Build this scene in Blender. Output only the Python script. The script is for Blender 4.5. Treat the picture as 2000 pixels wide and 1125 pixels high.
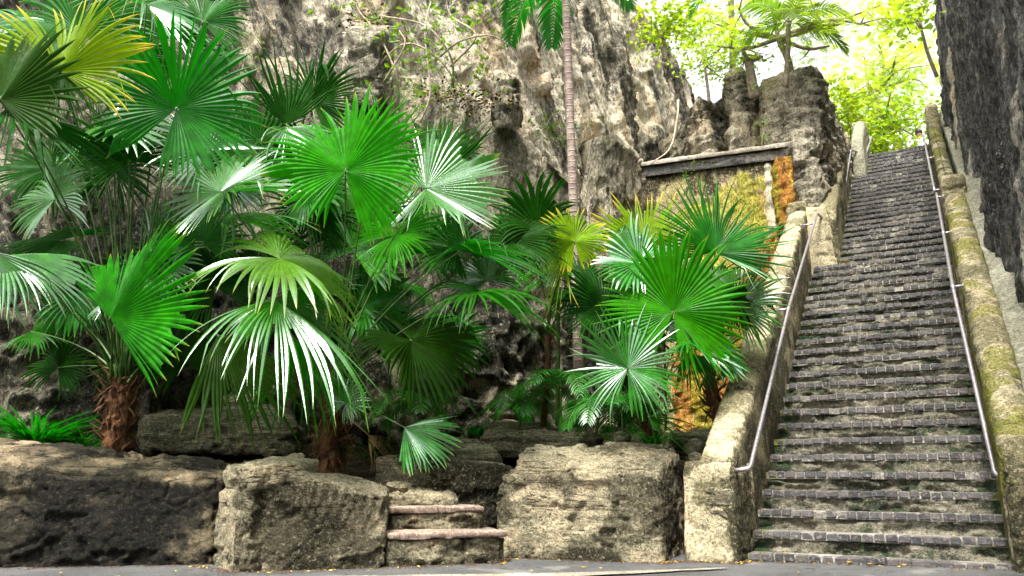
import bpy, math, random
import numpy as np
from mathutils import Vector, Matrix

# ------------------------------------------------------------------ camera, sky, sun, exposure
scene = bpy.context.scene
for o in list(bpy.data.objects):
    bpy.data.objects.remove(o)
COL = scene.collection
AZ = math.radians(29.4)
PITCH = math.atan(362 / 1500.0)
CAM = np.array([1.83, -7.91, .86])
cd = bpy.data.cameras.new('camera')
cam = bpy.data.objects.new('camera', cd)
COL.objects.link(cam)
cd.sensor_width = 36
cd.lens = 27.0
cd.clip_start = .05
cd.clip_end = 3000
cam.location = CAM
cam.rotation_euler = (math.pi / 2 + PITCH, 0, AZ)
scene.camera = cam

SUN_EL = math.radians(60)
SUN_AZ = math.radians(166)      # measured from +Y towards +X
world = bpy.data.worlds.new('World')
scene.world = world
world.use_nodes = True
wt = world.node_tree
wt.nodes.clear()
wo = wt.nodes.new('ShaderNodeOutputWorld')
wb = wt.nodes.new('ShaderNodeBackground')
sk = wt.nodes.new('ShaderNodeTexSky')
sk.sky_type = 'NISHITA'
sk.sun_disc = False
sk.sun_elevation = SUN_EL
sk.sun_rotation = SUN_AZ
sk.air_density = 1.0
sk.dust_density = 4.0
hs = wt.nodes.new('ShaderNodeHueSaturation')
hs.inputs['Saturation'].default_value = .08
hs.inputs['Value'].default_value = 1.0
wt.links.new(sk.outputs[0], hs.inputs['Color'])
wt.links.new(hs.outputs[0], wb.inputs[0])
wb.inputs[1].default_value = .15
wt.links.new(wb.outputs[0], wo.inputs[0])

sd = bpy.data.lights.new('sun', 'SUN')
sun = bpy.data.objects.new('sun', sd)
COL.objects.link(sun)
sd.energy = 2.3
sd.angle = math.radians(12)
sd.color = (1, .96, .88)
sdir = Vector((math.sin(SUN_AZ) * math.cos(SUN_EL), math.cos(SUN_AZ) * math.cos(SUN_EL), math.sin(SUN_EL)))
sun.rotation_euler = sdir.to_track_quat('Z', 'Y').to_euler()

scene.view_settings.view_transform = 'Standard'
scene.view_settings.look = 'None'
scene.view_settings.gamma = 1
scene.view_settings.exposure = 1.85
scene.render.resolution_x = 1024
scene.render.resolution_y = 576
scene.render.engine = 'CYCLES'
scene.cycles.max_bounces = 8
scene.cycles.transparent_max_bounces = 8

# ------------------------------------------------------------------ helpers
_c, _s = math.cos(PITCH), math.sin(PITCH)
FW = np.array([-math.sin(AZ) * _c, math.cos(AZ) * _c, _s])
RT = np.array([math.cos(AZ), math.sin(AZ), 0])
UP = np.cross(RT, FW)


def at(px, py, d):
    """a point d metres ahead, in photograph coordinates"""
    return CAM + (FW + RT * (px - 1000) / 1500 + UP * (562.5 - py) / 1500) * d


def project(P):
    d = P - CAM
    z = d @ FW
    return 1000 + 1500 * (d @ RT) / z, 562.5 - 1500 * (d @ UP) / z


def _hash(i, j, k, seed):
    h = (i.astype(np.int64) * 374761393 + j.astype(np.int64) * 668265263 + k.astype(np.int64) * 2147483647 + seed * 1274126177) & 0xffffffff
    h = ((h ^ (h >> 13)) * 1274126177) & 0xffffffff
    h = ((h ^ (h >> 16)) * 2246822519) & 0xffffffff
    h = h ^ (h >> 15)
    return (h & 0xffffff) / float(0xffffff)


def vnoise(P, seed=0):
    P = np.asarray(P, float)
    I = np.floor(P)
    F = P - I
    F = F * F * (3 - 2 * F)
    I = I.astype(np.int64)
    x, y, z = I[..., 0], I[..., 1], I[..., 2]
    u, v, w = F[..., 0], F[..., 1], F[..., 2]
    r = 0
    for a in (0, 1):
        for b in (0, 1):
            for c in (0, 1):
                r = r + _hash(x + a, y + b, z + c, seed) * (u if a else 1 - u) * (v if b else 1 - v) * (w if c else 1 - w)
    return r * 2 - 1


def fbm(P, octv=4, seed=0, gain=.5):
    P = np.asarray(P, float)
    r = 0
    a = 1
    for o in range(octv):
        r = r + a * vnoise(P * (2 ** o) + o * 17.3, seed + o)
        a *= gain
    return r


def ridged(P, octv=4, seed=0):
    P = np.asarray(P, float)
    r = 0
    a = 1
    for o in range(octv):
        r = r + a * (1 - 2 * np.abs(vnoise(P * (2 ** o) + o * 9.1, seed + o)))
        a *= .5
    return r


def facet(P, lev=3, seed=0, sharp=.08):
    L = (vnoise(P, seed) + 1) * lev
    f = L - np.floor(L)
    t = np.clip((f - .5 + sharp) / (2 * sharp), 0, 1)
    return (np.floor(L) + t) / lev - 1


def sstep(a, b, x):
    t = np.clip((x - a) / (b - a), 0, 1)
    return t * t * (3 - 2 * t)


ORG = {}


def props(o, label=None, cat=None, group=None, kind=None):
    if label: o['label'] = label
    if cat: o['category'] = cat
    if group: o['group'] = group
    if kind: o['kind'] = kind
    return o


def thing(name, label, cat, loc, group=None):
    o = bpy.data.objects.new(name, None)
    o.empty_display_size = .2
    COL.objects.link(o)
    o.location = Vector([float(v) for v in loc])
    ORG[o] = np.array(loc, float)
    return props(o, label, cat, group)


def mesh_obj(name, V, F, mats, parent=None, smooth=True, mi=None, attrs=None, colors=None):
    V = np.asarray(V, float)
    org = np.zeros(3)
    if parent is not None:
        org = ORG[parent]
    me = bpy.data.meshes.new(name)
    me.from_pydata((V - org).tolist(), [], [tuple(int(i) for i in f) for f in F])
    if not isinstance(mats, (list, tuple)):
        mats = [mats]
    for m in mats:
        me.materials.append(m)
    if mi is not None:
        me.polygons.foreach_set('material_index', np.asarray(mi, dtype=np.int32))
    me.polygons.foreach_set('use_smooth', np.full(len(me.polygons), bool(smooth)))
    for k, v in (attrs or {}).items():
        a = me.attributes.new(k, 'FLOAT', 'POINT')
        a.data.foreach_set('value', np.asarray(v, np.float32))
    for k, v in (colors or {}).items():
        a = me.attributes.new(k, 'FLOAT_COLOR', 'POINT')
        v = np.c_[v, np.ones(len(v))] if v.shape[1] == 3 else v
        a.data.foreach_set('color', v.astype(np.float32).ravel())
    me.update()
    o = bpy.data.objects.new(name, me)
    COL.objects.link(o)
    if parent is not None:
        o.parent = parent
    ORG[o] = org
    return o


class MB:
    def __init__(s):
        s.v = []; s.f = []; s.m = []; s.t = []; s.n = 0

    def add(s, V, F, m=0, t=None):
        V = np.asarray(V, float)
        s.v.append(V)
        s.f += [tuple(i + s.n for i in f) for f in F]
        s.m += [m] * len(F)
        s.t.append(np.zeros(len(V)) if t is None else np.asarray(t, float))
        s.n += len(V)

    def build(s, name, mats, parent=None, smooth=True):
        return mesh_obj(name, np.concatenate(s.v), s.f, mats, parent, smooth, s.m, {'tt': np.concatenate(s.t)})


def norm(v):
    v = np.asarray(v, float)
    return v / (np.linalg.norm(v) + 1e-9)


def tube(mb, pts, rad, n=8, m=0, cap=True, wob=0, seed=0):
    pts = np.asarray(pts, float)
    k = len(pts)
    rad = np.full(k, rad) if np.isscalar(rad) else np.interp(np.linspace(0, 1, k), np.linspace(0, 1, len(rad)), rad)
    T = np.gradient(pts, axis=0)
    ref = np.array([0, 0, 1.]) if abs(norm(T[0])[2]) < .9 else np.array([1., 0, 0])
    V = []
    u = None
    for i in range(k):
        t = norm(T[i])
        u = norm(np.cross(t, ref)) if u is None else norm(u - t * (u @ t))
        w = np.cross(t, u)
        a = np.arange(n) * 2 * math.pi / n
        r = rad[i]
        ring = pts[i] + r * (np.outer(np.cos(a), u) + np.outer(np.sin(a), w))
        V.append(ring)
    V = np.concatenate(V)
    if wob:
        ctr = np.repeat(pts, n, 0)
        V = V + (V - ctr) * (fbm(V * 6, 3, seed)[:, None]) * wob
    F = []
    for i in range(k - 1):
        for j in range(n):
            a = i * n + j; b = i * n + (j + 1) % n
            F.append((a, b, b + n, a + n))
    if cap:
        F.append(tuple(range(n - 1, -1, -1)))
        F.append(tuple((k - 1) * n + j for j in range(n)))
    mb.add(V, F, m, np.repeat(np.linspace(0, 1, k), n))


def bez(p0, p1, p2, n=10):
    t = np.linspace(0, 1, n)[:, None]
    return (1 - t) ** 2 * np.asarray(p0) + 2 * t * (1 - t) * np.asarray(p1) + t * t * np.asarray(p2)


def smooth_path(P, n):
    P = np.asarray(P, float)
    if len(P) < 3:
        t = np.linspace(0, 1, n)[:, None]
        return P[0] * (1 - t) + P[-1] * t
    Q = np.vstack([2 * P[0] - P[1], P, 2 * P[-1] - P[-2]])
    out = []
    for s in np.linspace(0, len(P) - 1 - 1e-6, n):
        i = int(s); t = s - i
        a, b, c, d = Q[i:i + 4]
        out.append(.5 * ((2 * b) + (-a + c) * t + (2 * a - 5 * b + 4 * c - d) * t * t + (-a + 3 * b - 3 * c + d) * t ** 3))
    return np.array(out)


def grid_faces(nu, nv, off=0, flip=False):
    i, j = np.meshgrid(np.arange(nu - 1), np.arange(nv - 1), indexing='ij')
    a = (i * nv + j).ravel() + off
    if flip:
        return np.stack([a, a + nv, a + nv + 1, a + 1], 1)
    return np.stack([a, a + 1, a + nv + 1, a + nv], 1)


def vert_normals(V, F):
    F = np.asarray(F)
    n = np.cross(V[F[:, 2]] - V[F[:, 0]], V[F[:, 3]] - V[F[:, 1]])
    N = np.zeros_like(V)
    for k in range(4):
        np.add.at(N, F[:, k], n)
    return N / (np.linalg.norm(N, axis=1, keepdims=True) + 1e-12)


# ------------------------------------------------------------------ materials
class NT:
    def __init__(s, name):
        s.mat = bpy.data.materials.new(name)
        s.mat.use_nodes = True
        s.t = s.mat.node_tree
        s.t.nodes.clear()
        s.out = s.t.nodes.new('ShaderNodeOutputMaterial')
        s._pos = None

    def n(s, typ, **kw):
        x = s.t.nodes.new(typ)
        for k, v in kw.items():
            setattr(x, k, v)
        return x

    def l(s, a, b):
        s.t.links.new(a, b)

    def pos(s):
        if s._pos is None:
            s._pos = s.n('ShaderNodeNewGeometry').outputs['Position']
        return s._pos

    def val(s, node_in, v):
        if hasattr(v, 'is_output'):
            s.l(v, node_in)
        else:
            if isinstance(v, (tuple, list)) and len(v) == 3 and len(node_in.default_value) == 4:
                v = tuple(v) + (1,)
            node_in.default_value = v

    def noise(s, scale=1, detail=6, rough=.6, vec=None, sc=None, rot=None, dist=0, off=0):
        v = vec or s.pos()
        if sc or rot or off:
            m = s.n('ShaderNodeMapping')
            m.vector_type = 'TEXTURE'
            m.inputs['Scale'].default_value = tuple(1 / c for c in (sc or (1, 1, 1)))
            m.inputs['Rotation'].default_value = rot or (0, 0, 0)
            m.inputs['Location'].default_value = (off, off * .7, off * .3)
            s.l(v, m.inputs['Vector'])
            v = m.outputs[0]
        x = s.n('ShaderNodeTexNoise')
        x.inputs['Scale'].default_value = scale
        x.inputs['Detail'].default_value = detail
        x.inputs['Roughness'].default_value = rough
        x.inputs['Distortion'].default_value = dist
        s.l(v, x.inputs['Vector'])
        return x.outputs['Fac']

    def voro(s, scale, feature='F1', sc=None, rand=1):
        v = s.pos()
        if sc:
            m = s.n('ShaderNodeMapping')
            m.inputs['Scale'].default_value = sc
            s.l(v, m.inputs['Vector'])
            v = m.outputs[0]
        x = s.n('ShaderNodeTexVoronoi')
        x.feature = feature
        x.inputs['Scale'].default_value = scale
        x.inputs['Randomness'].default_value = rand
        s.l(v, x.inputs['Vector'])
        return x.outputs['Distance']

    def ramp(s, f, a, b, lo=0., hi=1.):
        x = s.n('ShaderNodeMapRange')
        x.interpolation_type = 'SMOOTHSTEP'
        s.val(x.inputs['Value'], f)
        x.inputs['From Min'].default_value = a
        x.inputs['From Max'].default_value = b
        x.inputs['To Min'].default_value = lo
        x.inputs['To Max'].default_value = hi
        return x.outputs[0]

    def math(s, op, a, b=0., clamp=False):
        x = s.n('ShaderNodeMath', operation=op)
        x.use_clamp = clamp
        s.val(x.inputs[0], a)
        s.val(x.inputs[1], b)
        return x.outputs[0]

    def mix(s, f, a, b, mode='MIX'):
        x = s.n('ShaderNodeMix', data_type='RGBA', blend_type=mode)
        s.val(x.inputs['Factor'], f)
        s.val(x.inputs[6], a)
        s.val(x.inputs[7], b)
        return x.outputs[2]

    def attr(s, name):
        return s.n('ShaderNodeAttribute', attribute_name=name)

    def sep(s, v):
        x = s.n('ShaderNodeSeparateXYZ')
        s.l(v, x.inputs[0])
        return x.outputs

    def bump(s, h, dist=.02, strength=1., prev=None):
        x = s.n('ShaderNodeBump')
        x.inputs['Distance'].default_value = dist
        x.inputs['Strength'].default_value = strength
        s.l(h, x.inputs['Height'])
        if prev is not None:
            s.l(prev, x.inputs['Normal'])
        return x.outputs[0]

    def principled(s, color, rough=.8, normal=None, spec=.5, metal=0., coat=0.):
        p = s.n('ShaderNodeBsdfPrincipled')
        s.val(p.inputs['Base Color'], color)
        s.val(p.inputs['Roughness'], rough)
        p.inputs['Specular IOR Level'].default_value = spec
        p.inputs['Metallic'].default_value = metal
        p.inputs['Coat Weight'].default_value = coat
        if normal is not None:
            s.l(normal, p.inputs['Normal'])
        s.l(p.outputs[0], s.out.inputs[0])
        return p


def rock_mat(name, light=(.55, .47, .33), mid=(.22, .19, .12), dark=(.025, .024, .018), peach=(.86, .66, .42),
             sc=(1, 1, .35), rot=(0, 0, 0), darkness=.5, lightness=.5, fine=1., moss=(.2, .22, .03), mossamt=.3,
             bumpd=.06, speck=1., off=0, band=0., bandat=.5, ms_sc=3., bed=0.):
    """weathered limestone; vertex colour 'stain': r = fresh pale patches and painted lit tops, g = moss, b = black weathering and painted shade"""
    m = NT(name)
    st = m.attr('stain_shade').outputs['Color']
    sx = m.n('ShaderNodeSeparateColor'); m.l(st, sx.inputs[0])
    r_, g_, b_ = sx.outputs[0], sx.outputs[1], sx.outputs[2]
    big = m.noise(.9, 5, .6, sc=sc, rot=rot, off=off)
    med = m.noise(3.4 * fine, 10, .72, sc=sc, rot=rot, off=off + 3, dist=.3)
    fin = m.noise(13 * fine, 9, .75, sc=tuple(c ** .5 for c in sc), rot=rot, off=off + 7)
    vfi = m.noise(48 * fine, 5, .8, off=off + 1)
    L = m.math('ADD', m.math('MULTIPLY', big, .45), m.math('MULTIPLY', med, .4))
    L = m.math('ADD', L, m.math('MULTIPLY', fin, .15))
    L = m.math('ADD', L, m.math('MULTIPLY', r_, .26))
    col = m.mix(m.ramp(L, .57 - .16 * lightness, .66 - .16 * lightness), mid, light)
    col = m.mix(m.math('MULTIPLY', r_, m.ramp(m.noise(1.3, 6, .65, sc=sc, rot=rot, off=off + 20), .47, .57)), col, peach)
    D = m.math('ADD', m.math('MULTIPLY', m.noise(2.6, 9, .7, sc=sc, rot=rot, off=off + 11, dist=.25), .6), m.math('MULTIPLY', fin, .4))
    D = m.math('ADD', D, m.math('MULTIPLY', b_, .22))
    D = m.math('SUBTRACT', D, m.math('MULTIPLY', r_, .05))
    dm = m.ramp(D, .61 - .17 * darkness, .67 - .17 * darkness, 0, .93)
    col = m.mix(dm, col, dark)
    # pocked weathering skin: fine dark pits and pale flecks
    if bed:
        q1 = m.noise(1.3, 5, .6, sc=(.35, .35, 4.5), off=off + 60, dist=.5)
        q2 = m.noise(2.2, 4, .6, sc=(1, 1, 1.3), off=off + 66)
        l1 = m.ramp(m.math('ABSOLUTE', m.math('SUBTRACT', q1, .5)), .004, .014, bed, 0)
        l2 = m.ramp(m.math('ABSOLUTE', m.math('SUBTRACT', q2, .5)), .002, .008, bed, 0)
        l1 = m.math('MULTIPLY', l1, m.ramp(m.noise(1.8, 3, .5, off=off + 70), .42, .55))
        l2 = m.math('MULTIPLY', l2, m.ramp(m.noise(1.5, 3, .5, off=off + 75), .5, .6))
        col = m.mix(m.math('MAXIMUM', l1, l2), col, dark)
    pk = m.noise(24 * fine, 6, .85, sc=tuple(c ** .5 for c in sc), rot=rot, off=off + 15)
    col = m.mix(m.ramp(pk, .52, .56, 0, .75 * speck), col, dark)
    col = m.mix(m.ramp(m.noise(19 * fine, 6, .85, off=off + 25), .545, .585, 0, .55 * speck), col, tuple(min(.8, c * 1.15) for c in light))
    if band:
        bn = m.noise(1.25, 7, .62, sc=sc, rot=rot, off=off + 40)
        bn = m.math('ADD', m.math('MULTIPLY', bn, .85), m.math('MULTIPLY', fin, .15))
        bn = m.math('ADD', bn, m.math('MULTIPLY', m.math('SUBTRACT', b_, r_), .09))
        bm = m.ramp(bn, bandat - .02, bandat + .03, 0, band)
        sp = m.noise(11, 7, .9, sc=tuple(c ** .6 for c in sc), rot=rot, off=off + 44)
        bc = m.mix(m.ramp(sp, .47, .56), dark, tuple(c * .85 for c in mid))
        bc = m.mix(m.ramp(sp, .6, .64), bc, light)
        col = m.mix(bm, col, bc)
    ms = m.math('ADD', m.math('MULTIPLY', g_, .4), m.math('MULTIPLY', m.noise(ms_sc, 9, .72, off=off + 31), .6))
    col = m.mix(m.ramp(ms, .58 - .22 * mossamt, .68 - .22 * mossamt, 0, .8), col, m.mix(m.ramp(pk, .45, .55), moss, tuple(c * .3 for c in moss)))
    g = m.math('MULTIPLY', m.ramp(fin, .35, .65, .7, 1.25), m.ramp(vfi, .3, .68, 1 - .4 * speck, 1 + .35 * speck))
    gc = m.n('ShaderNodeCombineColor')
    for k in range(3): m.l(g, gc.inputs[k])
    col = m.mix(1., col, gc.outputs[0], 'MULTIPLY')
    pits = m.ramp(m.voro(8 * fine), .0, .3)
    pitm = m.ramp(m.noise(2.5, 3, .5, off=off + 9), .5, .6)
    pit = m.math('SUBTRACT', 1., m.math('MULTIPLY', m.math('SUBTRACT', 1., pits), pitm))
    h = m.math('ADD', m.math('MULTIPLY', med, 1.1), m.math('MULTIPLY', fin, .8))
    h = m.math('ADD', h, m.math('MULTIPLY', pit, .4))
    h = m.math('ADD', h, m.math('MULTIPLY', pk, -.25))
    h = m.math('ADD', h, m.math('MULTIPLY', vfi, .2))
    m.principled(col, .92, m.bump(h, bumpd * 1.6), spec=.2)
    return m.mat


def simple_mat(name, c1, c2, scale=8, rough=.8, bumpd=.01, spec=.3, metal=0., sc=None):
    m = NT(name)
    f = m.noise(scale, 7, .65, sc=sc)
    g = m.noise(scale * 6, 5, .65)
    col = m.mix(m.ramp(m.math('ADD', m.math('MULTIPLY', f, .6), m.math('MULTIPLY', g, .4)), .4, .6), c1, c2)
    m.principled(col, rough, m.bump(m.math('ADD', f, m.math('MULTIPLY', g, .5)), bumpd), spec=spec, metal=metal)
    return m.mat


def leaf_mat(name, base, tip, trans, rough=.32, spec=.6, tr=.45, tipat=.9, vary=.35, coat=.0, gl=0.):
    m = NT(name)
    t = m.attr('tt').outputs['Fac']
    nz = m.noise(9, 4, .6)
    hi = tuple(min(1, c * (1 + vary)) for c in base)
    lo = tuple(c * (1 - vary) for c in base)
    c = m.mix(m.ramp(nz, .35, .65), lo, hi)
    oi = m.n('ShaderNodeObjectInfo').outputs['Random']
    olive = (min(base[0] * 3 + .01, base[1] * .62), base[1] * .85, base[2] * .8)
    c = m.mix(m.math('MULTIPLY', oi, .55), c, olive)
    c = m.mix(m.ramp(m.noise(30, 5, .7), .6, .72, 0, .5), c, olive)
    trans = m.mix(m.math('MULTIPLY', oi, .5), trans, (min(trans[0] * 3 + .015, trans[1] * .68), trans[1] * .85, trans[2]))
    tp = m.ramp(m.math('ADD', t, m.math('MULTIPLY', nz, .15)), tipat, tipat + .2)
    c = m.mix(tp, c, tip)
    tc = m.mix(tp, trans, tip)
    p = m.n('ShaderNodeBsdfPrincipled')
    m.l(c, p.inputs['Base Color'])
    m.val(p.inputs['Roughness'], m.ramp(m.noise(14, 3, .6), .3, .7, rough * .75, rough * 1.35))
    p.inputs['Specular IOR Level'].default_value = spec
    p.inputs['Coat Weight'].default_value = coat
    p.inputs['Coat Roughness'].default_value = .15
    b = m.bump(m.noise(45, 3, .6), .004, .6)
    m.l(b, p.inputs['Normal'])
    tl = m.n('ShaderNodeBsdfTranslucent')
    m.l(tc, tl.inputs['Color'])
    mx = m.n('ShaderNodeMixShader')
    mx.inputs[0].default_value = tr
    m.l(p.outputs[0], mx.inputs[1]); m.l(tl.outputs[0], mx.inputs[2])
    if gl:
        g = m.n('ShaderNodeBsdfGlossy')
        g.inputs['Color'].default_value = (.9, 1, .95, 1)
        g.inputs['Roughness'].default_value = rough
        m.l(b, g.inputs['Normal'])
        m2 = m.n('ShaderNodeMixShader')
        m2.inputs[0].default_value = gl
        m.l(mx.outputs[0], m2.inputs[1]); m.l(g.outputs[0], m2.inputs[2])
        mx = m2
    m.l(mx.outputs[0], m.out.inputs[0])
    return m.mat


YT = (.45, .42, .06)
M = {}
M['leaf_dark'] = leaf_mat('dark_palm_leaf', (.005, .055, .001), (.06, .12, .01), (.002, .1, .001), .5, .1, .4, .95)
M['leaf_green'] = leaf_mat('green_palm_leaf', (.007, .115, .001), YT, (.003, .25, .001), .45, .14, .45, .97, gl=.008)
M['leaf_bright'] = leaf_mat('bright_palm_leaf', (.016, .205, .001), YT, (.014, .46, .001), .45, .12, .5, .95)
M['leaf_yellow'] = leaf_mat('yellow_palm_leaf', (.14, .26, .004), (.6, .47, .03), (.3, .52, .003), .4, .15, .5, .8)
M['leaf_silver'] = leaf_mat('silvery_palm_leaf', (.014, .15, .008), (.22, .35, .03), (.008, .25, .003), .25, .35, .3, .93, gl=.085)
M['leaf_pale'] = leaf_mat('pale_palm_leaf', (.03, .18, .005), (.27, .32, .03), (.025, .32, .002), .24, .4, .35, .9, gl=.08)
M['leaf_dead'] = leaf_mat('dead_palm_leaf', (.16, .1, .045), (.2, .13, .06), (.2, .12, .05), .7, .1, .3, .9)
M['petiole'] = simple_mat('petiole_green', (.015, .06, .008), (.07, .13, .02), 14, .4, .002, .5)
M['petiole_dry'] = simple_mat('petiole_dry', (.22, .16, .07), (.35, .28, .12), 14, .6, .002, .4)
M['fibre'] = simple_mat('palm_trunk_fibre', (.02, .01, .006), (.17, .075, .03), 20, .9, .02, .2, sc=(3, 3, .5))
M['tree_leaf'] = leaf_mat('lime_tree_leaf', (.13, .25, .01), (.35, .35, .02), (.42, .62, .02), .5, .3, .6, .8)
M['vine_leaf'] = leaf_mat('vine_leaf', (.08, .18, .012), (.3, .32, .03), (.18, .34, .02), .4, .4, .5, .9)
M['fern_leaf'] = leaf_mat('feather_palm_leaf', (.016, .15, .008), (.1, .2, .03), (.01, .3, .003), .35, .35, .4, .97, gl=.05)
M['bark'] = simple_mat('pale_bark', (.16, .12, .09), (.36, .3, .23), 10, .9, .01, .2)
M['twig'] = simple_mat('twig_bark', (.2, .15, .1), (.5, .42, .32), 16, .9, .004, .2)
M['litter'] = simple_mat('fallen_leaf_yellow', (.5, .32, .02), (.7, .55, .05), 30, .7, .002)
M['rail'] = simple_mat('galvanised_rail', (.3, .27, .28), (.46, .43, .44), 24, .4, .001, .5, metal=.75)
M['cliff'] = rock_mat('cliff_limestone', light=(.82, .73, .55), mid=(.34, .305, .22), dark=(.04, .039, .034), sc=(1.2, 1.2, .15), rot=(.55, 0, 0), darkness=.38, lightness=.7, band=.95, bandat=.49, speck=.9, mossamt=.0, bumpd=.1)
M['bench'] = rock_mat('ledge_limestone', light=(.6, .53, .38), mid=(.27, .245, .17), sc=(1.3, 1.3, .3), band=.8, bandat=.55, darkness=.42, lightness=.45, mossamt=.1, bumpd=.08, off=5)
M['column'] = rock_mat('column_limestone', light=(.56, .5, .37), mid=(.27, .245, .175), sc=(1.2, 1.2, .6), band=.6, bandat=.57, darkness=.4, lightness=.55, mossamt=.15, bumpd=.07, off=9, bed=.85)
M['right'] = rock_mat('right_limestone', light=(.62, .57, .47), mid=(.2, .195, .175), dark=(.02, .02, .02), sc=(1.8, 1.4, .28), band=.8, bandat=.47, darkness=.5, lightness=.3, mossamt=0, bumpd=.1, off=13)
M['block'] = rock_mat('block_limestone', light=(.4, .355, .23), mid=(.135, .12, .074), dark=(.026, .022, .012), sc=(1, 1, 1.6), darkness=.42, lightness=.4, mossamt=.22, bumpd=.05, fine=1.5, off=17, bed=.9)
M['block_shaded'] = rock_mat('shaded_block_limestone', light=(.2, .165, .1), mid=(.045, .04, .027), dark=(.01, .009, .007), sc=(1, 1, 1.6), darkness=.7, lightness=.15, mossamt=.05, bumpd=.045, fine=1.5, off=23, speck=.45, bed=.8)  # darker copy of the block stone, shade put into its colour
M['strata'] = rock_mat('strata_limestone', light=(.5, .45, .29), mid=(.2, .18, .11), dark=(.02, .018, .012), sc=(.5, .5, 5), darkness=.6, lightness=.35, mossamt=.2, bumpd=.05, fine=1.3, off=29)
M['parapet'] = rock_mat('parapet_stone', light=(.42, .365, .23), mid=(.17, .15, .08), dark=(.035, .032, .016), moss=(.2, .2, .02), sc=(1, 1.0, 1), darkness=.42, lightness=.5, mossamt=.45, bumpd=.02, fine=1.6, off=37)
M['plaster'] = rock_mat('pale_plaster', light=(.42, .4, .3), mid=(.25, .24, .17), dark=(.09, .09, .06), sc=(1, 1, 1), darkness=.25, lightness=.5, mossamt=.15, bumpd=.02, fine=1.5, off=41)
M['niche'] = rock_mat('mossy_niche_wall', peach=(.6, .3, .06), light=(.6, .5, .32), mid=(.38, .32, .14), dark=(.03, .026, .014), moss=(.5, .46, .04), sc=(1.5, 1.5, .5), darkness=.5, lightness=.4, mossamt=.5, bumpd=.05, off=43)
M['orange'] = rock_mat('orange_stained_wall', light=(.75, .48, .1), mid=(.4, .16, .03), dark=(.05, .02, .01), moss=(.4, .36, .03), sc=(2, 2, .6), darkness=.45, lightness=.45, mossamt=.25, bumpd=.05, fine=1.4, off=47)
M['beam'] = rock_mat('beam_concrete', light=(.26, .24, .2), mid=(.075, .072, .064), dark=(.02, .02, .018), sc=(.6, 1, 2), darkness=.55, lightness=.3, mossamt=.0, bumpd=.012, fine=1.5, off=51)
M['coping'] = rock_mat('coping_concrete', light=(.5, .44, .36), mid=(.3, .26, .2), dark=(.08, .07, .05), sc=(1, 1, 1), darkness=.25, lightness=.5, mossamt=.15, bumpd=.012, fine=1.5, off=53)
M['riser'] = rock_mat('riser_concrete', light=(.34, .31, .235), mid=(.17, .155, .11), dark=(.03, .034, .022), moss=(.02, .055, .018), sc=(1, 1, 1.6), darkness=.42, lightness=.5, mossamt=.34, ms_sc=8., bumpd=.03, fine=1.6, off=57)
M['tread'] = rock_mat('tread_paving', light=(.4, .37, .32), mid=(.22, .205, .175), dark=(.07, .065, .06), sc=(1, 1, 1), darkness=.35, lightness=.5, mossamt=0, bumpd=.012, fine=2, off=61)
M['slab'] = rock_mat('worn_pink_slab', light=(.4, .31, .25), mid=(.24, .175, .14), dark=(.06, .045, .03), sc=(1, 1, 1), darkness=.35, lightness=.5, mossamt=.05, bumpd=.02, fine=1.6, off=63)
M['soil'] = simple_mat('garden_soil', (.008, .006, .004), (.06, .04, .022), 6, .95, .05, .1)
M['skin'] = simple_mat('skin', (.2, .1, .06), (.26, .14, .09), 10, .6, .001)
M['hair'] = simple_mat('hair', (.01, .008, .006), (.02, .015, .01), 30, .6, .002)
M['shirt'] = simple_mat('white_cloth', (.72, .72, .74), (.82, .82, .82), 10, .85, .002)
M['trousers'] = simple_mat('dark_cloth', (.03, .035, .06), (.05, .055, .09), 10, .85, .002)


def paver_mat():
    m = NT('blue_grey_paver')
    t = m.attr('tt').outputs['Fac']
    g = m.noise(22, 7, .7)
    c = m.mix(t, (.026, .026, .028), (.092, .084, .08))
    c = m.mix(m.ramp(g, .52, .66), c, (.2, .16, .145))
    c = m.mix(m.ramp(m.noise(3.5, 6, .65), .58, .72, 0, .8), c, (.12, .105, .07))
    c = m.mix(m.ramp(m.noise(60, 3, .6), .6, .75), c, (.3, .28, .28))
    m.principled(c, .62, m.bump(m.math('ADD', g, m.math('MULTIPLY', m.noise(70, 4, .6), .4)), .012), spec=.4)
    return m.mat


def trunk_mat():
    m = NT('ringed_palm_trunk')
    z = m.sep(m.pos())[2]
    w = m.math('ADD', m.math('MULTIPLY', z, 13.), m.math('MULTIPLY', m.noise(2, 3, .5), .9))
    fr = m.math('FRACT', w)
    ring = m.ramp(m.math('ABSOLUTE', m.math('SUBTRACT', fr, .5)), .36, .48)
    c = m.mix(m.ramp(m.noise(7, 6, .6), .4, .62), (.26, .18, .16), (.42, .33, .27))
    c = m.mix(m.math('MULTIPLY', ring, .6), c, (.42, .37, .33))
    c = m.mix(m.ramp(m.noise(3, 5, .6, off=4), .6, .7), c, (.1, .08, .06))
    m.principled(c, .8, m.bump(m.math('ADD', ring, m.noise(40, 4, .6)), .012), spec=.2)
    return m.mat


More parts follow.
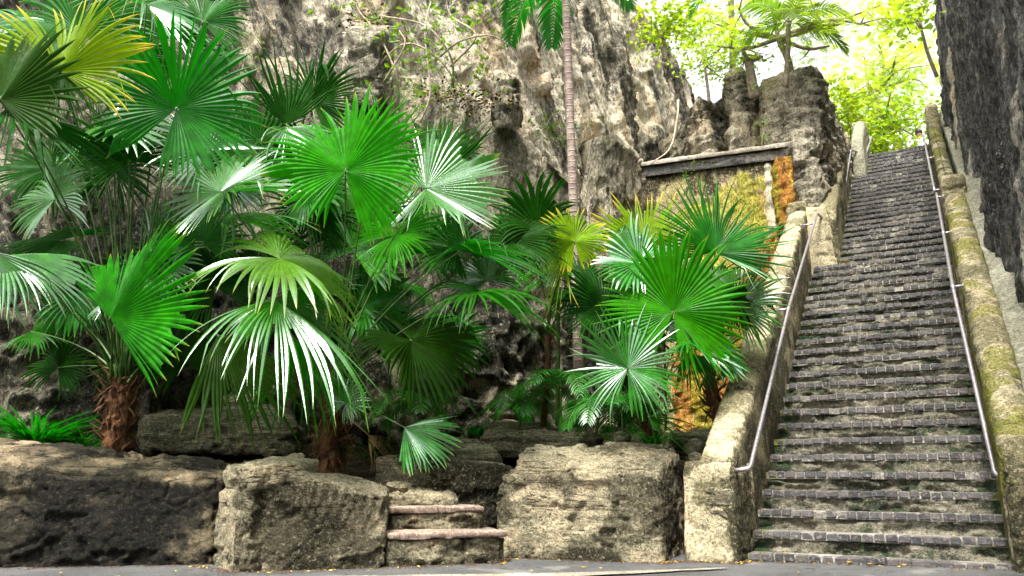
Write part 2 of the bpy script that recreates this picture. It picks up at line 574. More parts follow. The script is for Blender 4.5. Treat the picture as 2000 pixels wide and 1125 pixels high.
def asphalt_mat():
    m = NT('asphalt')
    g = m.noise(90, 4, .8)
    b = m.noise(.9, 6, .6)
    c = m.mix(m.ramp(b, .4, .6), (.12, .12, .115), (.185, .18, .172))
    c = m.mix(m.ramp(g, .3, .72), (.03, .03, .032), c)
    c = m.mix(m.ramp(m.noise(200, 2, .5), .66, .75), c, (.3, .3, .29))
    crack = m.ramp(m.voro(1.1, 'DISTANCE_TO_EDGE'), .0, .012)
    wq = m.noise(1.1, 4, .6, off=30, dist=.6)
    line = m.ramp(m.math('ABSOLUTE', m.math('SUBTRACT', wq, .5)), .001, .006, .9, 0)
    c = m.mix(m.ramp(m.noise(1.4, 5, .6, off=8), .56, .66, 0, .6), c, (.25, .235, .21))
    c = m.mix(m.ramp(m.noise(2.1, 6, .65, off=18), .56, .64, 0, .55), c, (.06, .058, .055))
    c = m.mix(line, c, (.03, .03, .03))
    m.principled(c, .85, m.bump(m.math('ADD', g, m.math('MULTIPLY', crack, .1)), .012), spec=.3)
    return m.mat


M['paver'] = paver_mat()
M['ring'] = trunk_mat()
M['asphalt'] = asphalt_mat()


# ------------------------------------------------------------------ rock builders
def cliff_sheet(name, path, zb, res, disp, mat, lean=None, back=3., stain_shade=None, parent=None, label=None, cat=None, side=1, rz=None, bdir=None):
    """wall rising along a plan path [(x, y, top)], folding back over its top edge"""
    path = np.array(path, float)
    seg = np.linalg.norm(np.diff(path[:, :2], axis=0), axis=1)
    cum = np.r_[0, np.cumsum(seg)]
    nu = max(3, int(cum[-1] / res))
    s = np.linspace(0, cum[-1], nu)
    x = np.interp(s, cum, path[:, 0]); y = np.interp(s, cum, path[:, 1]); top = np.interp(s, cum, path[:, 2])
    k = max(1, int(.15 / res))
    ker = np.ones(2 * k + 1) / (2 * k + 1)
    xs = np.convolve(np.pad(x, k, mode='edge'), ker, 'valid'); ys = np.convolve(np.pad(y, k, mode='edge'), ker, 'valid')
    tx, ty = np.gradient(xs), np.gradient(ys)
    L = np.hypot(tx, ty)
    nx, ny = ty / L * side, -tx / L * side
    H = top.max() - zb
    nz = max(3, int(H / (rz or res)))
    v = np.linspace(0, 1, nz)
    Z = zb + (top[:, None] - zb) * v[None]
    X = np.repeat(xs[:, None], nz, 1); Y = np.repeat(ys[:, None], nz, 1)
    if lean is not None:
        l = lean(X, Y, Z)
        X = X + nx[:, None] * l; Y = Y + ny[:, None] * l
    nb = max(3, int(back / (res * 2)))
    b = np.linspace(0, 1, nb + 1)[1:] ** 1.3 * back
    if bdir is None:
        bx_, by_ = -nx[:, None], -ny[:, None]
    else:
        bx_, by_ = bdir
    Xb = X[:, -1:] + bx_ * b; Yb = Y[:, -1:] + by_ * b
    Zb = Z[:, -1:] + .12 * np.sin(b * 2)[None] * np.ones((nu, 1))
    X = np.hstack([X, Xb]); Y = np.hstack([Y, Yb]); Z = np.hstack([Z, Zb])
    P = np.stack([X, Y, Z], -1)
    w = np.r_[np.ones(nz), np.linspace(.6, .2, nb)]
    up = np.r_[np.zeros(nz - 3), [.2, .5, .8], np.ones(nb)]
    d = disp(P) * w[None]
    NX = nx[:, None] * (1 - up)[None]; NY = ny[:, None] * (1 - up)[None]; NZ = np.ones((nu, 1)) * up[None]
    P = P + np.stack([NX * d, NY * d, NZ * d], -1)
    V = P.reshape(-1, 3)
    F = grid_faces(nu, nz + nb, 0, side > 0)
    col = stain_shade(V) if stain_shade else np.zeros((len(V), 3))
    o = mesh_obj(name, V, F, mat, parent, True, colors={'stain_shade': np.clip(col, 0, 1)})
    if label: props(o, label, cat)
    return o


def rock_box(name, bot, top, mat, res=.03, amp=.04, rnd=16, seed=0, parent=None, label=None, cat='rock', strata=0., warp=None, stain_shade=None, group=None, kind=None, sub=0):
    """rounded, noise-worn block from 4 bottom and 4 top corners (counter-clockwise from the front left)"""
    bot = np.array(bot, float); top = np.array(top, float)
    dims = [np.linalg.norm(bot[1] - bot[0]), np.linalg.norm(bot[3] - bot[0]), np.linalg.norm(top[0] - bot[0])]
    n = [max(4, int(d / res)) for d in dims]
    V = {}; P = []; F = []

    def vid(i, j, k):
        key = (i, j, k)
        if key not in V:
            V[key] = len(P)
            P.append((2 * i / n[0] - 1, 2 * j / n[1] - 1, 2 * k / n[2] - 1))
        return V[key]
    for i in range(n[0]):
        for j in range(n[1]):
            F.append((vid(i, j, n[2]), vid(i + 1, j, n[2]), vid(i + 1, j + 1, n[2]), vid(i, j + 1, n[2])))
    for i in range(n[0]):
        for k in range(n[2]):
            F.append((vid(i, 0, k), vid(i + 1, 0, k), vid(i + 1, 0, k + 1), vid(i, 0, k + 1)))
            F.append((vid(i + 1, n[1], k), vid(i, n[1], k), vid(i, n[1], k + 1), vid(i + 1, n[1], k + 1)))
    for j in range(n[1]):
        for k in range(n[2]):
            F.append((vid(n[0], j, k), vid(n[0], j + 1, k), vid(n[0], j + 1, k + 1), vid(n[0], j, k + 1)))
            F.append((vid(0, j + 1, k), vid(0, j, k), vid(0, j, k + 1), vid(0, j + 1, k + 1)))
    p = np.array(P)
    q = p / ((np.abs(p) ** rnd).sum(1) ** (1 / rnd))[:, None]
    u, v, w = [(q[:, k:k + 1] + 1) / 2 for k in range(3)]
    Bq = (1 - u) * (1 - v) * bot[0] + u * (1 - v) * bot[1] + u * v * bot[2] + (1 - u) * v * bot[3]
    Tq = (1 - u) * (1 - v) * top[0] + u * (1 - v) * top[1] + u * v * top[2] + (1 - u) * v * top[3]
    X = Bq * (1 - w) + Tq * w
    if warp is not None:
        X = warp(X, q)
    N = vert_normals(X, F)
    s = seed * 3.7
    wv = X + .05 * np.stack([fbm(X * 4 + s, 3, seed), fbm(X * 4 + s, 3, seed + 1), fbm(X * 4 + s, 3, seed + 2)], -1)
    d = amp * (.35 * fbm(X * 1.6 + s, 3, seed) + .6 * facet(wv * [2.2, 2.2, 3.4] + s, 2, seed + 4, .06) + .3 * ridged(X * [5, 5, 9] + s, 4, seed + 5) + .28 * ridged(X * [14, 14, 22] + s, 3, seed + 8) - .2)
    d -= amp * 1.5 * sstep(.42, .55, fbm(X * [2.5, 2.5, 5] + s, 4, seed + 9))
    # thin cracks
    for (sc_, o_) in (((1.1, 1.1, 1.6), 0), ((.9, .9, 3.2), 5)):
        cr = np.abs(fbm(wv * sc_ + s + o_, 3, seed + 30 + o_))
        d -= min(.03, amp) * (1 - sstep(.0, .035, cr)) * sstep(-.1, .2, vnoise(X * 1.3 + s, seed + 40 + o_))
    if strata:
        d += strata * (facet(X * [.8, .8, 13] + fbm(X * 1.5, 2, seed)[:, None] * .6, 2, seed + 2, .12) + .5 * fbm(X * [1.5, 1.5, 26], 2, seed))
    # chipped edges
    e = np.sort(np.abs(q), axis=1)[:, 1]
    d -= amp * 1.6 * sstep(.88, 1, e) * sstep(.0, .25, fbm(X * 5 + s, 3, seed + 3))
    X = X + N * d[:, None]
    col = stain_shade(X, q) if stain_shade else np.zeros((len(X), 3))
    col = col + np.clip(q[:, 2:3] - .6, 0, 1) * np.array([[.5, 0, 0]])  # block tops painted paler, as if lit from above
    o = mesh_obj(name, X, F, mat, parent, True, colors={'stain_shade': np.clip(col, 0, 1)})
    if parent is None:
        props(o, label, cat, group, kind)
    return o


# ------------------------------------------------------------------ the ground
GZ = .04


def ground():
    x = np.r_[np.linspace(-150, -12, 12), np.linspace(-11.5, 6, 90), np.linspace(7, 150, 12)]
    y = np.r_[np.linspace(-150, -14, 12), np.linspace(-13.5, 4, 90), np.linspace(5, 150, 12)]
    X, Y = np.meshgrid(x, y, indexing='ij')
    Z = GZ + .02 * np.clip(X, -1, 3) * (np.abs(Y) < 6) * 1. + .008 * fbm(np.stack([X, Y, X * 0], -1) * .8, 3, 3)
    Z = np.where(np.hypot(X, Y) > 14, 0, Z)
    o = mesh_obj('ground', np.stack([X, Y, Z], -1).reshape(-1, 3), grid_faces(len(x), len(y), 0, True), M['asphalt'])
    props(o, kind='structure')
    # worn pale concrete strip let into the asphalt
    tip = np.array([.0, -.72]); n = 50
    V = []
    for i in range(n):
        t = i / (n - 1)
        c = tip + (np.array([-3.6, -3.6]) - tip) * t
        w = .02 + .42 * t ** .8 + .03 * vnoise(np.array([i * .6, 0, 0]))
        w2 = .01 + .16 * t + .02 * vnoise(np.array([i * .5, 4, 0]))
        for p in (c + np.array([-.6, .8]) * w2, c + np.array([.6, -.8]) * w):
            V.append((p[0], p[1], GZ + .02 * max(-1, p[0]) + .014))
    F = [(2 * i, 2 * i + 1, 2 * i + 3, 2 * i + 2) for i in range(n - 1)]
    o = mesh_obj('path', V, F, M['coping'])
    props(o, kind='structure')


ground()


def garden():
    x = np.linspace(-12, .0, 120); y = np.linspace(-5.5, 8, 130)
    X, Y = np.meshgrid(x, y, indexing='ij')
    # distance behind the retaining blocks' line
    ln = np.array([(-7.5, -4.7), (-4.6, -2.3), (-3.4, -1.9), (-3.1, -.6), (-2.3, -.05), (-.7, .3), (.2, .9)])
    fy = np.interp(X, ln[:, 0], ln[:, 1])
    d = (Y - fy) * .8
    Z = -.3 + 1.05 * sstep(-.05, .45, d) + .75 * sstep(.6, 4., d) + .12 * fbm(np.stack([X, Y, X * 0], -1) * 1.2, 4, 8)
    o = mesh_obj('garden_soil', np.stack([X, Y, Z], -1).reshape(-1, 3), grid_faces(120, 130, 0, True), M['soil'])
    props(o, kind='structure')


garden()


def upper_ground():
    x = np.linspace(-60, 60, 60); y = np.linspace(13.3, 110, 50)
    X, Y = np.meshgrid(x, y, indexing='ij')
    Z = 9.0 - .03 + .1 * fbm(np.stack([X, Y, X * 0], -1) * .3, 3, 8)
    o = mesh_obj('plateau', np.stack([X, Y, Z], -1).reshape(-1, 3), grid_faces(60, 50, 0, True), M['soil'])
    props(o, kind='structure')


upper_ground()


# ------------------------------------------------------------------ cliffs
def rake(P, k=.2, ang=.6):
    """coordinates stretched along a direction that dips towards +Y"""
    dy, dz = math.sin(ang), -math.cos(ang)
    a = P[..., 1] * dy + P[..., 2] * dz
    b = P[..., 1] * dz - P[..., 2] * dy
    return np.stack([P[..., 0], b, a * k], -1)


def d_upper(P):
    q = rake(P, .16)
    q2 = rake(P, .3, .45)
    vv = P * [1, 1, .1]
    w = P + .12 * np.stack([fbm(P * 2, 3, 90), fbm(P * 2, 3, 91), fbm(P * 2, 3, 92)], -1)
    d = .42 * facet(w * [1, .75, .1], 2.5, 21, .06) + .3 * facet(rake(w, .16) * 1.15, 2.5, 22, .06) + .12 * fbm(q * .9, 3, 3)
    d += .07 * ridged(rake(w, .12) * 3.1, 4, 6) + .03 * ridged(rake(P, .35) * 8, 4, 8) + .02 * fbm(P * 16, 2, 12)
    return d - .1


def s_upper(V):
    px, py = V[:, 1], V[:, 2]
    n = fbm(rake(V) * .7, 3, 30)
    r = sstep(4.8, 6.8, py + n * 1.2) * sstep(-1.5, 1.2, px + n) * sstep(17, 11, px) * 1.
    r = np.maximum(r, .5 * sstep(-3, -1, px) * sstep(4.3, 6, py))
    r *= sstep(-.35, .25, fbm(rake(V, .35) * 1.1 + 3, 4, 31) + .1)
    b = sstep(5.2, 2.6, py) * .8 * sstep(2, -2, px) + .25 * sstep(0, .5, fbm(rake(V, .15) * 1.4, 3, 33))  # foot of the cliff darkened in colour as shade, plus black streaks
    g = .15 * sstep(3, 2, py)
    return np.stack([r, g, b], 1)


left = thing('cliff', 'tall raked limestone cliff with black streaks and cream patches behind the palms', 'cliff', (-5, 0, 1))
cliff_sheet('upper_face', [(-14, -6.5, 13), (-9.5, -3.6, 13), (-7.2, -1.4, 13), (-5.6, .3, 13), (-4.7, 2.2, 13.1), (-4.25, 5, 13.2), (-4.2, 10, 13.2), (-4.15, 15, 13.3), (-4.4, 19, 12.6)],
            .6, .048, d_upper, M['cliff'], lean=lambda X, Y, Z: -.02 * (Z - 6), stain_shade=s_upper, parent=left)


def d_bench(P):
    w = P + .1 * np.stack([fbm(P * 2.5, 3, 93), fbm(P * 2.5, 3, 94), fbm(P * 2.5, 3, 95)], -1)
    d = .2 * facet(w * [1.1, 1.1, .22], 2.5, 41, .07) + .04 * ridged(w * [2.6, 2.6, .6], 4, 43) + .03 * ridged(P * [8, 8, 3], 4, 45) + .018 * fbm(P * 16, 2, 46)
    low = sstep(4.2, 2.0, P[..., 2])
    d += low * (.22 * facet(w * 1.4, 3, 47, .1) + .16 * ridged(w * 2.4, 4, 49) - .1 - .25 * sstep(.2, .5, fbm(P * 1.9, 3, 48)))
    return d


def s_bench(V):
    z = V[:, 2]
    n = fbm(V * [1.2, 1.2, .25], 3, 50)
    r = .5 * sstep(.1, .5, n) * sstep(3, 5, z)
    b = .85 * sstep(4.9, 3.0, z + n * .8) * (.4 + .6 * sstep(-.3, .2, fbm(V * 1.1, 3, 52)))  # shade behind the palms painted into the lower rock
    r += .55 * sstep(3.2, 1.8, z) * sstep(.1, .4, fbm(V * 1.5, 3, 54))
    b *= 1 - .8 * sstep(.1, .4, fbm(V * 1.5, 3, 54)) * sstep(3.2, 1.8, z)
    g = .6 * sstep(.35, .6, fbm(V * [2, 2, .4], 2, 56)) * sstep(3, 5, z)
    return np.stack([r, g, b], 1)


cliff_sheet('lower_ledge', [(-12, -5.6, 6.0), (-8.6, -3, 6.0), (-7, -1.5, 6.1), (-6.2, -.4, 6.3), (-5.7, .2, 6.35), (-5.3, .55, 6.9), (-4.9, .95, 6.95), (-4.45, 1.5, 6.9), (-4.05, 2.1, 6.45), (-3.8, 2.8, 6.2), (-3.55, 3.6, 6.0), (-3.5, 4.15, 5.6),
             (-3.62, 4.4, 5.0), (-4.1, 4.6, 4.6), (-4.25, 4.9, 4.6), (-3.7, 5.15, 7.3), (-3.45, 5.5, 7.45), (-3.4, 6.2, 7.5), (-3.36, 6.9, 7.45), (-3.36, 7.6, 7.4)],
            .5, .04, d_bench, M['bench'], back=2.2, stain_shade=s_bench, parent=left)
# perched boulders on the ledge
rock_box('perched_block', [at(674, 205, 10.9), at(742, 212, 10.7), at(765, 205, 12.0), at(690, 200, 12.2)],
         [at(682, 55, 10.9), at(746, 64, 10.7), at(770, 50, 12.0), at(700, 45, 12.2)], M['column'], .035, .05, 18, 3, parent=left)
rock_box('perched_block', [at(955, 250, 12.0), at(1000, 262, 11.8), at(1020, 255, 12.6), at(975, 250, 12.8)],
         [at(960, 140, 12.0), at(992, 150, 11.8), at(1010, 150, 12.6), at(975, 140, 12.8)], M['bench'], .04, .07, 9, 4, parent=left)


def d_right(P):
    q = P * [1, 1, .3]
    return .07 * fbm(q * 1.2, 3, 61) + .09 * facet(P * [1.6, 1.6, .25], 2.5, 62, .08) + .07 * ridged(q * 3, 4, 63) + .035 * ridged(P * [8, 8, 2.5], 4, 65) + .012 * fbm(P * 18, 2, 66) - .06


def s_right(V):
    n = fbm(V * [1.5, 1.5, .3], 3, 66)
    r = .6 * sstep(.25, .6, n) * sstep(6.8, 7.4, V[:, 1]) + .15 * sstep(.2, .5, n)
    return np.stack([r, r * 0, .4 * sstep(.1, -.3, n)], 1)


ro = cliff_sheet('cliff', [(3.9, -16, 7), (3.6, -8, 7), (3.2, -3, 7), (3.1, -1.2, 8), (3.05, 0, 11.5), (2.84, 2.6, 12), (2.72, 4.2, 12), (2.72, 5.6, 12), (2.8, 6.1, 12), (3.25, 6.5, 12), (3.9, 7, 12)],
                 -.3, .05, d_right, M['right'], lean=lambda X, Y, Z: -.05 * (Z - 4.5), back=3, stain_shade=s_right, side=-1,
                 label='dark grey near rock face towering beside the right parapet', cat='cliff')
ro = cliff_sheet('cliff', [(3.9, 6.4, 13.2), (3.2, 6.8, 13.2), (2.78, 7.3, 13.2), (2.66, 8.5, 13.2), (2.6, 10.5, 13.2), (2.55, 12.2, 13.2), (2.62, 12.9, 13.2), (3.1, 13.4, 13.2), (5, 13.8, 13.2)],
                 2, .055, d_right, M['right'], lean=lambda X, Y, Z: -.035 * (Z - 7), back=3, stain_shade=s_right, side=-1,
                 label='brown streaked rock face farther up, beside the top flight', cat='cliff')


# fluted columns above the niche
def d_col(P):
    q = P * [1.2, 1.2, .5]
    return .05 * fbm(q * 1.3, 4, 71) + .1 * facet(P * [1.5, 1.5, 1.1], 2.5, 72, .08) + .05 * ridged(P * [2, 2, 5], 4, 73) + .03 * ridged(P * [7, 7, 9], 3, 75) - .1 * sstep(.3, .4, fbm(P * [1, 1, 4], 3, 77))


def s_col(V):
    n = fbm(V * [1.5, 1.5, .6], 3, 80)
    r = .6 * sstep(.15, .5, n)
    b = .35 * sstep(-.1, .4, fbm(V * [2, 2, .7] + 4, 3, 82))
    g = .5 * sstep(7.8, 7.2, V[:, 2])
    return np.stack([r, g, b], 1)


columns = thing('rock_outcrop', 'fluted grey rock columns standing above the concrete beam', 'rock outcrop', (-1, 8, 7.3))
cliff_sheet('column', [(-3.5, 9.4, 8.6), (-2.85, 8.7, 8.8), (-2.5, 8.05, 8.95), (-2.25, 7.8, 9.05), (-1.98, 7.9, 8.95), (-1.85, 8.4, 8.8)], 6.8, .04, d_col, M['column'], back=2, stain_shade=s_col, bdir=(-.3, .9), parent=columns)
cliff_sheet('column', [(-1.85, 8.8, 8.3), (-1.78, 8.2, 9.1), (-1.6, 7.78, 9.4), (-1.3, 7.72, 9.45), (-1.08, 7.9, 9.3), (-.95, 8.5, 8.3)], 6.8, .04, d_col, M['column'], back=2, stain_shade=s_col, bdir=(-.3, .9), parent=columns)
cliff_sheet('column', [(-1.0, 8.7, 8.3), (-.92, 8.0, 9.05), (-.8, 7.6, 9.0), (-.3, 7.5, 8.9), (.1, 7.45, 8.95), (.25, 7.6, 8.9), (.25, 8.6, 9.05), (.3, 10.2, 9.0), (.38, 12.6, 8.9), (.5, 13.6, 8.7)], 3.2, .04, d_col, M['column'], back=2.5, stain_shade=s_col, bdir=(-.3, .9), parent=columns)
cliff_sheet('rock_back', [(-3.9, 10.2, 9.2), (-3.4, 9.6, 9.1), (-2.6, 8.7, 9.05), (-1.95, 8.35, 9.15), (-1.4, 8.3, 9.3), (-.9, 8.2, 9.05), (-.4, 8.2, 9.2), (.15, 8.25, 9.1)], 6.8, .045, d_col, M['column'], back=2.5, stain_shade=s_col, bdir=(-.3, .9), parent=columns)
cliff_sheet('ledge', [(-3.5, 7.75, 7.35), (-2.4, 7.7, 7.4), (-1.0, 7.7, 7.35), (-.3, 7.6, 7.3)], 6.9, .05, lambda P: .06 * fbm(P * 2, 3, 5), M['column'], back=1.6, stain_shade=s_col, bdir=(-.3, .9), parent=columns)


# niche wall
def d_niche(P):
    return .05 * fbm(P * 2, 4, 91) + .03 * ridged(P * 6, 3, 93)


def s_niche(V):
    z = V[:, 2]; x = V[:, 0]
    n = fbm(V * [1.5, 1.5, .9], 3, 95)
    g = .75 * sstep(-2.9, -1.9, x + n * .5) * sstep(7.0, 6.4, z + n * .4)
    b = .5 * sstep(6.3, 6.9, z + n * .5) * sstep(-.1, -.5, x) + .4 * sstep(-2.9, -3.2, x)  # dark band under the beam is painted shade; left end darker too
    r = .5 * sstep(-2.2, -3, x) * sstep(.1, .4, n) + .9 * sstep(.2, .5, vnoise(V * 1.1, 96)) * sstep(-2.3, -2.8, x)
    r = np.maximum(r, .95 * sstep(-2.1, -1.0, x) * sstep(-.15, .25, fbm(V * [2.2, 2.2, .7] + 9, 4, 98)))
    g = g * (1 - .4 * (r > .4))
    return np.stack([r, g, b], 1)


niche = thing('niche_wall', 'mossy yellow niche wall with orange stains under the concrete beam', 'wall', (-1.8, 7.3, 1.2))
cliff_sheet('wall', [(-3.45, 6.98, 7.06), (-2, 7.2, 7.06), (-.62, 7.42, 7.06)], 1.0, .045, d_niche, M['niche'], back=.3, stain_shade=s_niche, parent=niche)
cliff_sheet('stained_pier', [(-.72, 7.6, 7.02), (-.7, 7.25, 7.02), (-.42, 7.2, 7.02), (-.24, 7.22, 7.02), (-.2, 7.6, 7.02)], 1.0, .035, lambda P: .04 * fbm(P * 3, 4, 97) + .05 * ridged(P * 6, 3, 98),
            M['orange'], back=.1, stain_shade=lambda V: np.stack([0 * V[:, 0], .95 * np.maximum(sstep(-.42, -.25, V[:, 0] + .12 * fbm(V * 3, 3, 5)), sstep(-.52, -.68, V[:, 0] + .12 * fbm(V * 3, 3, 6))), .4 * sstep(5.8, 5.2, V[:, 2]) * sstep(3.9, 5.2, V[:, 2])], 1), parent=niche)
cliff_sheet('stained_patch', [(-2.95, 7.02, 3.2), (-2.0, 7.12, 3.9), (-1.2, 7.26, 5.0), (-.7, 7.34, 5.6)], 1.0, .04, lambda P: .05 * fbm(P * 3, 4, 99) + .05 * ridged(P * 6, 3, 100), M['orange'], back=.2,
            stain_shade=lambda V: np.stack([0 * V[:, 0], .9 * sstep(-.1, .3, fbm(V * [2.5, 2.5, .8], 3, 7)), .3 * sstep(0, .4, fbm(V * 2, 3, 8))], 1), parent=niche)
cliff_sheet('pilaster', [(-3.5, 7.3, 7.05), (-3.46, 6.86, 7.05), (-3.36, 6.84, 7.05), (-3.28, 6.87, 7.05), (-3.25, 7.2, 7.05)], 1.0, .04, d_niche, M['niche'], back=.1, stain_shade=s_niche, parent=niche)
cliff_sheet('pilaster', [(-.92, 7.6, 7.0), (-.9, 7.33, 7.0), (-.8, 7.31, 7.0), (-.74, 7.33, 7.0), (-.72, 7.6, 7.0)], 5.6, .04, d_niche, M['plaster'], back=.1, stain_shade=lambda V: np.stack([.5 + 0 * V[:, 0], .5 * sstep(6, 5, V[:, 2]), 0 * V[:, 0]], 1), parent=niche)
beam = thing('concrete_beam', 'long concrete beam with pale coping spanning the mossy niche', 'beam', (-1.8, 7.1, 7))
bl, br = np.array([-3.3, 6.86]), np.array([-.24, 7.36])
bd = norm(br - bl); bn = np.array([bd[1], -bd[0]])


def bx2(z0, z1, o0, o1, e=0):
    q = []
    for z in (z0, z1):
        q.append([(*(bl - bd * e + bn * o0), z), (*(br + bd * e + bn * o0), z), (*(br + bd * e - bn * o1), z), (*(bl - bd * e - bn * o1), z)])
    return q


q = bx2(7.02, 7.24, -.02, .75)
rock_box('beam_body', q[0], q[1], M['beam'], .03, .006, 40, 5, parent=beam)
q = bx2(7.235, 7.33, .07, .8, .04)
rock_box('coping', q[0], q[1], M['coping'], .03, .005, 40, 6, parent=beam)
rock_box('rock_block', [(-.24, 7.0, 3), (.2, 7.05, 3), (.2, 8.2, 3), (-.24, 8.2, 3)], [(-.26, 7.05, 7.45), (.16, 7.1, 7.5), (.2, 8.2, 7.6), (-.2, 8.2, 7.6)], M['column'], .045, .09, 10, 8,
         label='cracked rock pier between the beam end and the second parapet', cat='rock', strata=.02)
rock_box('boulder', [(-.75, 7.35, 7.15), (.1, 7.3, 7.0), (.2, 8.2, 7.2), (-.6, 8.2, 7.3)], [(-.5, 7.42, 7.72), (.1, 7.36, 7.95), (.15, 8.2, 8.2), (-.3, 8.2, 8.0)], M['column'], .04, .09, 5, 18,
         label='angular boulder lying on the right end of the beam', cat='rock')

# ------------------------------------------------------------------ staircase
RIS, TRD, Z1, NST = .19, .2805, .116, 48
stair = thing('staircase', 'long worn stone staircase with blue grey brick nosings climbing between parapets', 'staircase', (1.1, 0, 0))
rs = np.random.RandomState(5)


def chamfer_box(cx, cy, cz, sx, sy, sz, ch, rs):
    V = []
    for dx in (-1, 1):
        for dy in (-1, 1):
            for dz in (-1, 1):
                for k in range(3):
                    o = [dx * sx, dy * sy, dz * sz]
                    o[(k + 1) % 3] -= [dx, dy, dz][(k + 1) % 3] * ch
                    o[(k + 2) % 3] -= [dx, dy, dz][(k + 2) % 3] * ch
                    V.append(o)
    V = np.array(V, float)
    idx = {}
    i = 0
    for dx in (0, 1):
        for dy in (0, 1):
            for dz in (0, 1):
                for k in range(3):
                    idx[(dx, dy, dz, k)] = i
                    i += 1
    F = []
    for k in range(3):
        for sgn in (0, 1):
            a, b = (k + 1) % 3, (k + 2) % 3
            loop = []
            for (u, v) in ((0, 0), (1, 0), (1, 1), (0, 1)):
                c = [0, 0, 0]; c[k] = sgn; c[a] = u; c[b] = v
                loop.append(idx[(*c, k)])
            F.append(loop if sgn else loop[::-1])
    for e in range(3):
        a, b = (e + 1) % 3, (e + 2) % 3
        for u in (0, 1):
            for v in (0, 1):
                c0 = [0, 0, 0]; c0[a] = u; c0[b] = v; c0[e] = 0
                c1 = list(c0); c1[e] = 1
                f = [idx[(*c0, a)], idx[(*c1, a)], idx[(*c1, b)], idx[(*c0, b)]]
                F.append(f if (u + v) % 2 else f[::-1])
    for dx in (0, 1):
        for dy in (0, 1):
            for dz in (0, 1):
                f = [idx[(dx, dy, dz, k)] for k in range(3)]
                F.append(f if (dx + dy + dz) % 2 else f[::-1])
    V += rs.normal(0, ch * .25, V.shape)
    return V + [cx, cy, cz], F


for i in range(NST):
    y0 = i * TRD; zt = Z1 + i * RIS
    x0 = -.02 if i < 24 else (.42 if i < 42 else .74)
    x1 = 2.2
    zb = zt - RIS - .02 if i else -.1
    mb = MB()
    # riser body: worn concrete
    nx = int((x1 - x0) / .022); nzr = 8
    X, K = np.meshgrid(np.linspace(x0, x1, nx), np.linspace(0, 1, nzr), indexing='ij')
    Zr = zb + (zt - .068 - zb) * K
    Pn = np.stack([X, X * 0 + y0, Zr], -1)
    Yr = y0 + .012 - .008 * fbm(Pn * 5, 3, 3) + .045 * sstep(.0, .3, fbm(Pn * [4, 3, 12], 4, 11)) + .012 * ridged(Pn * [12, 5, 20], 3, 14) * sstep(.05, .35, K)
    Yr = Yr - .012 * (1 - K) 
    V = np.stack([X, Yr, Zr], -1).reshape(-1, 3)
    mb.add(V, grid_faces(nx, nzr, 0, True), 0)
    # mortar bed behind the nosing, slightly lower than the bricks
    xx = np.linspace(x0, x1, nx)
    top = zt - .006 + .003 * fbm(np.stack([xx, xx * 0 + i, xx * 0], -1) * 6, 2, 2)
    V = []
    for k in range(nx):
        V += [(xx[k], y0 + .012, zt - .075), (xx[k], y0 + .008, top[k] - .004), (xx[k], y0 + .02, top[k]), (xx[k], y0 + TRD + .06, zt - .008)]
    F = [(4 * k + j, 4 * k + 4 + j, 4 * k + 5 + j, 4 * k + 1 + j) for k in range(nx - 1) for j in range(3)]
    mb.add(V, F, 2)
    x = x0 + rs.uniform(0, .03)
    sag = .006
    while x < x1 - .05:
        w = rs.uniform(.088, .122)
        if x + w > x1: w = x1 - x
        if rs.rand() > .035:
            hgt = rs.uniform(.058, .068)
            V, F = chamfer_box(x + w / 2, y0 + .045 + rs.normal(0, .005) + .01 * vnoise(np.array([x * 2.5, i * 3.3, 0.])), zt - hgt / 2 + rs.normal(0, .003) + .007 * vnoise(np.array([x * 1.7, i * 5.1, 9.])), w / 2 - .0065, .05, hgt / 2, .0065, rs)
            mb.add(V, F, 1, np.full(len(V), rs.rand()))
        x += w
    o = mb.build('step', [M['riser'], M['paver'], M['tread']], stair, True)
    md = o.data
    fl = np.ones(len(md.polygons), bool)
    mi = np.zeros(len(md.polygons), np.int32); md.polygons.foreach_get('material_index', mi)
    md.polygons.foreach_set('use_smooth', mi == 0)
    a = md.attributes.new('stain_shade', 'FLOAT_COLOR', 'POINT')
    co = np.zeros(len(md.vertices) * 3); md.vertices.foreach_get('co', co); co = co.reshape(-1, 3) + ORG[stair]
    g = .75 * np.maximum(sstep(.45, .0, co[:, 0] - x0), sstep(.35, 0, x1 - co[:, 0])) + .6 * sstep(.1, .5, fbm(co * [2.2, 1, 4], 3, 19))
    b = .6 * sstep(0, .5, fbm(co * [2, 1, 5] + 7, 3, 23))
    a.data.foreach_set('color', np.stack([co[:, 0] * 0, g, b, g * 0 + 1], 1).clip(0, 1).astype(np.float32).ravel())


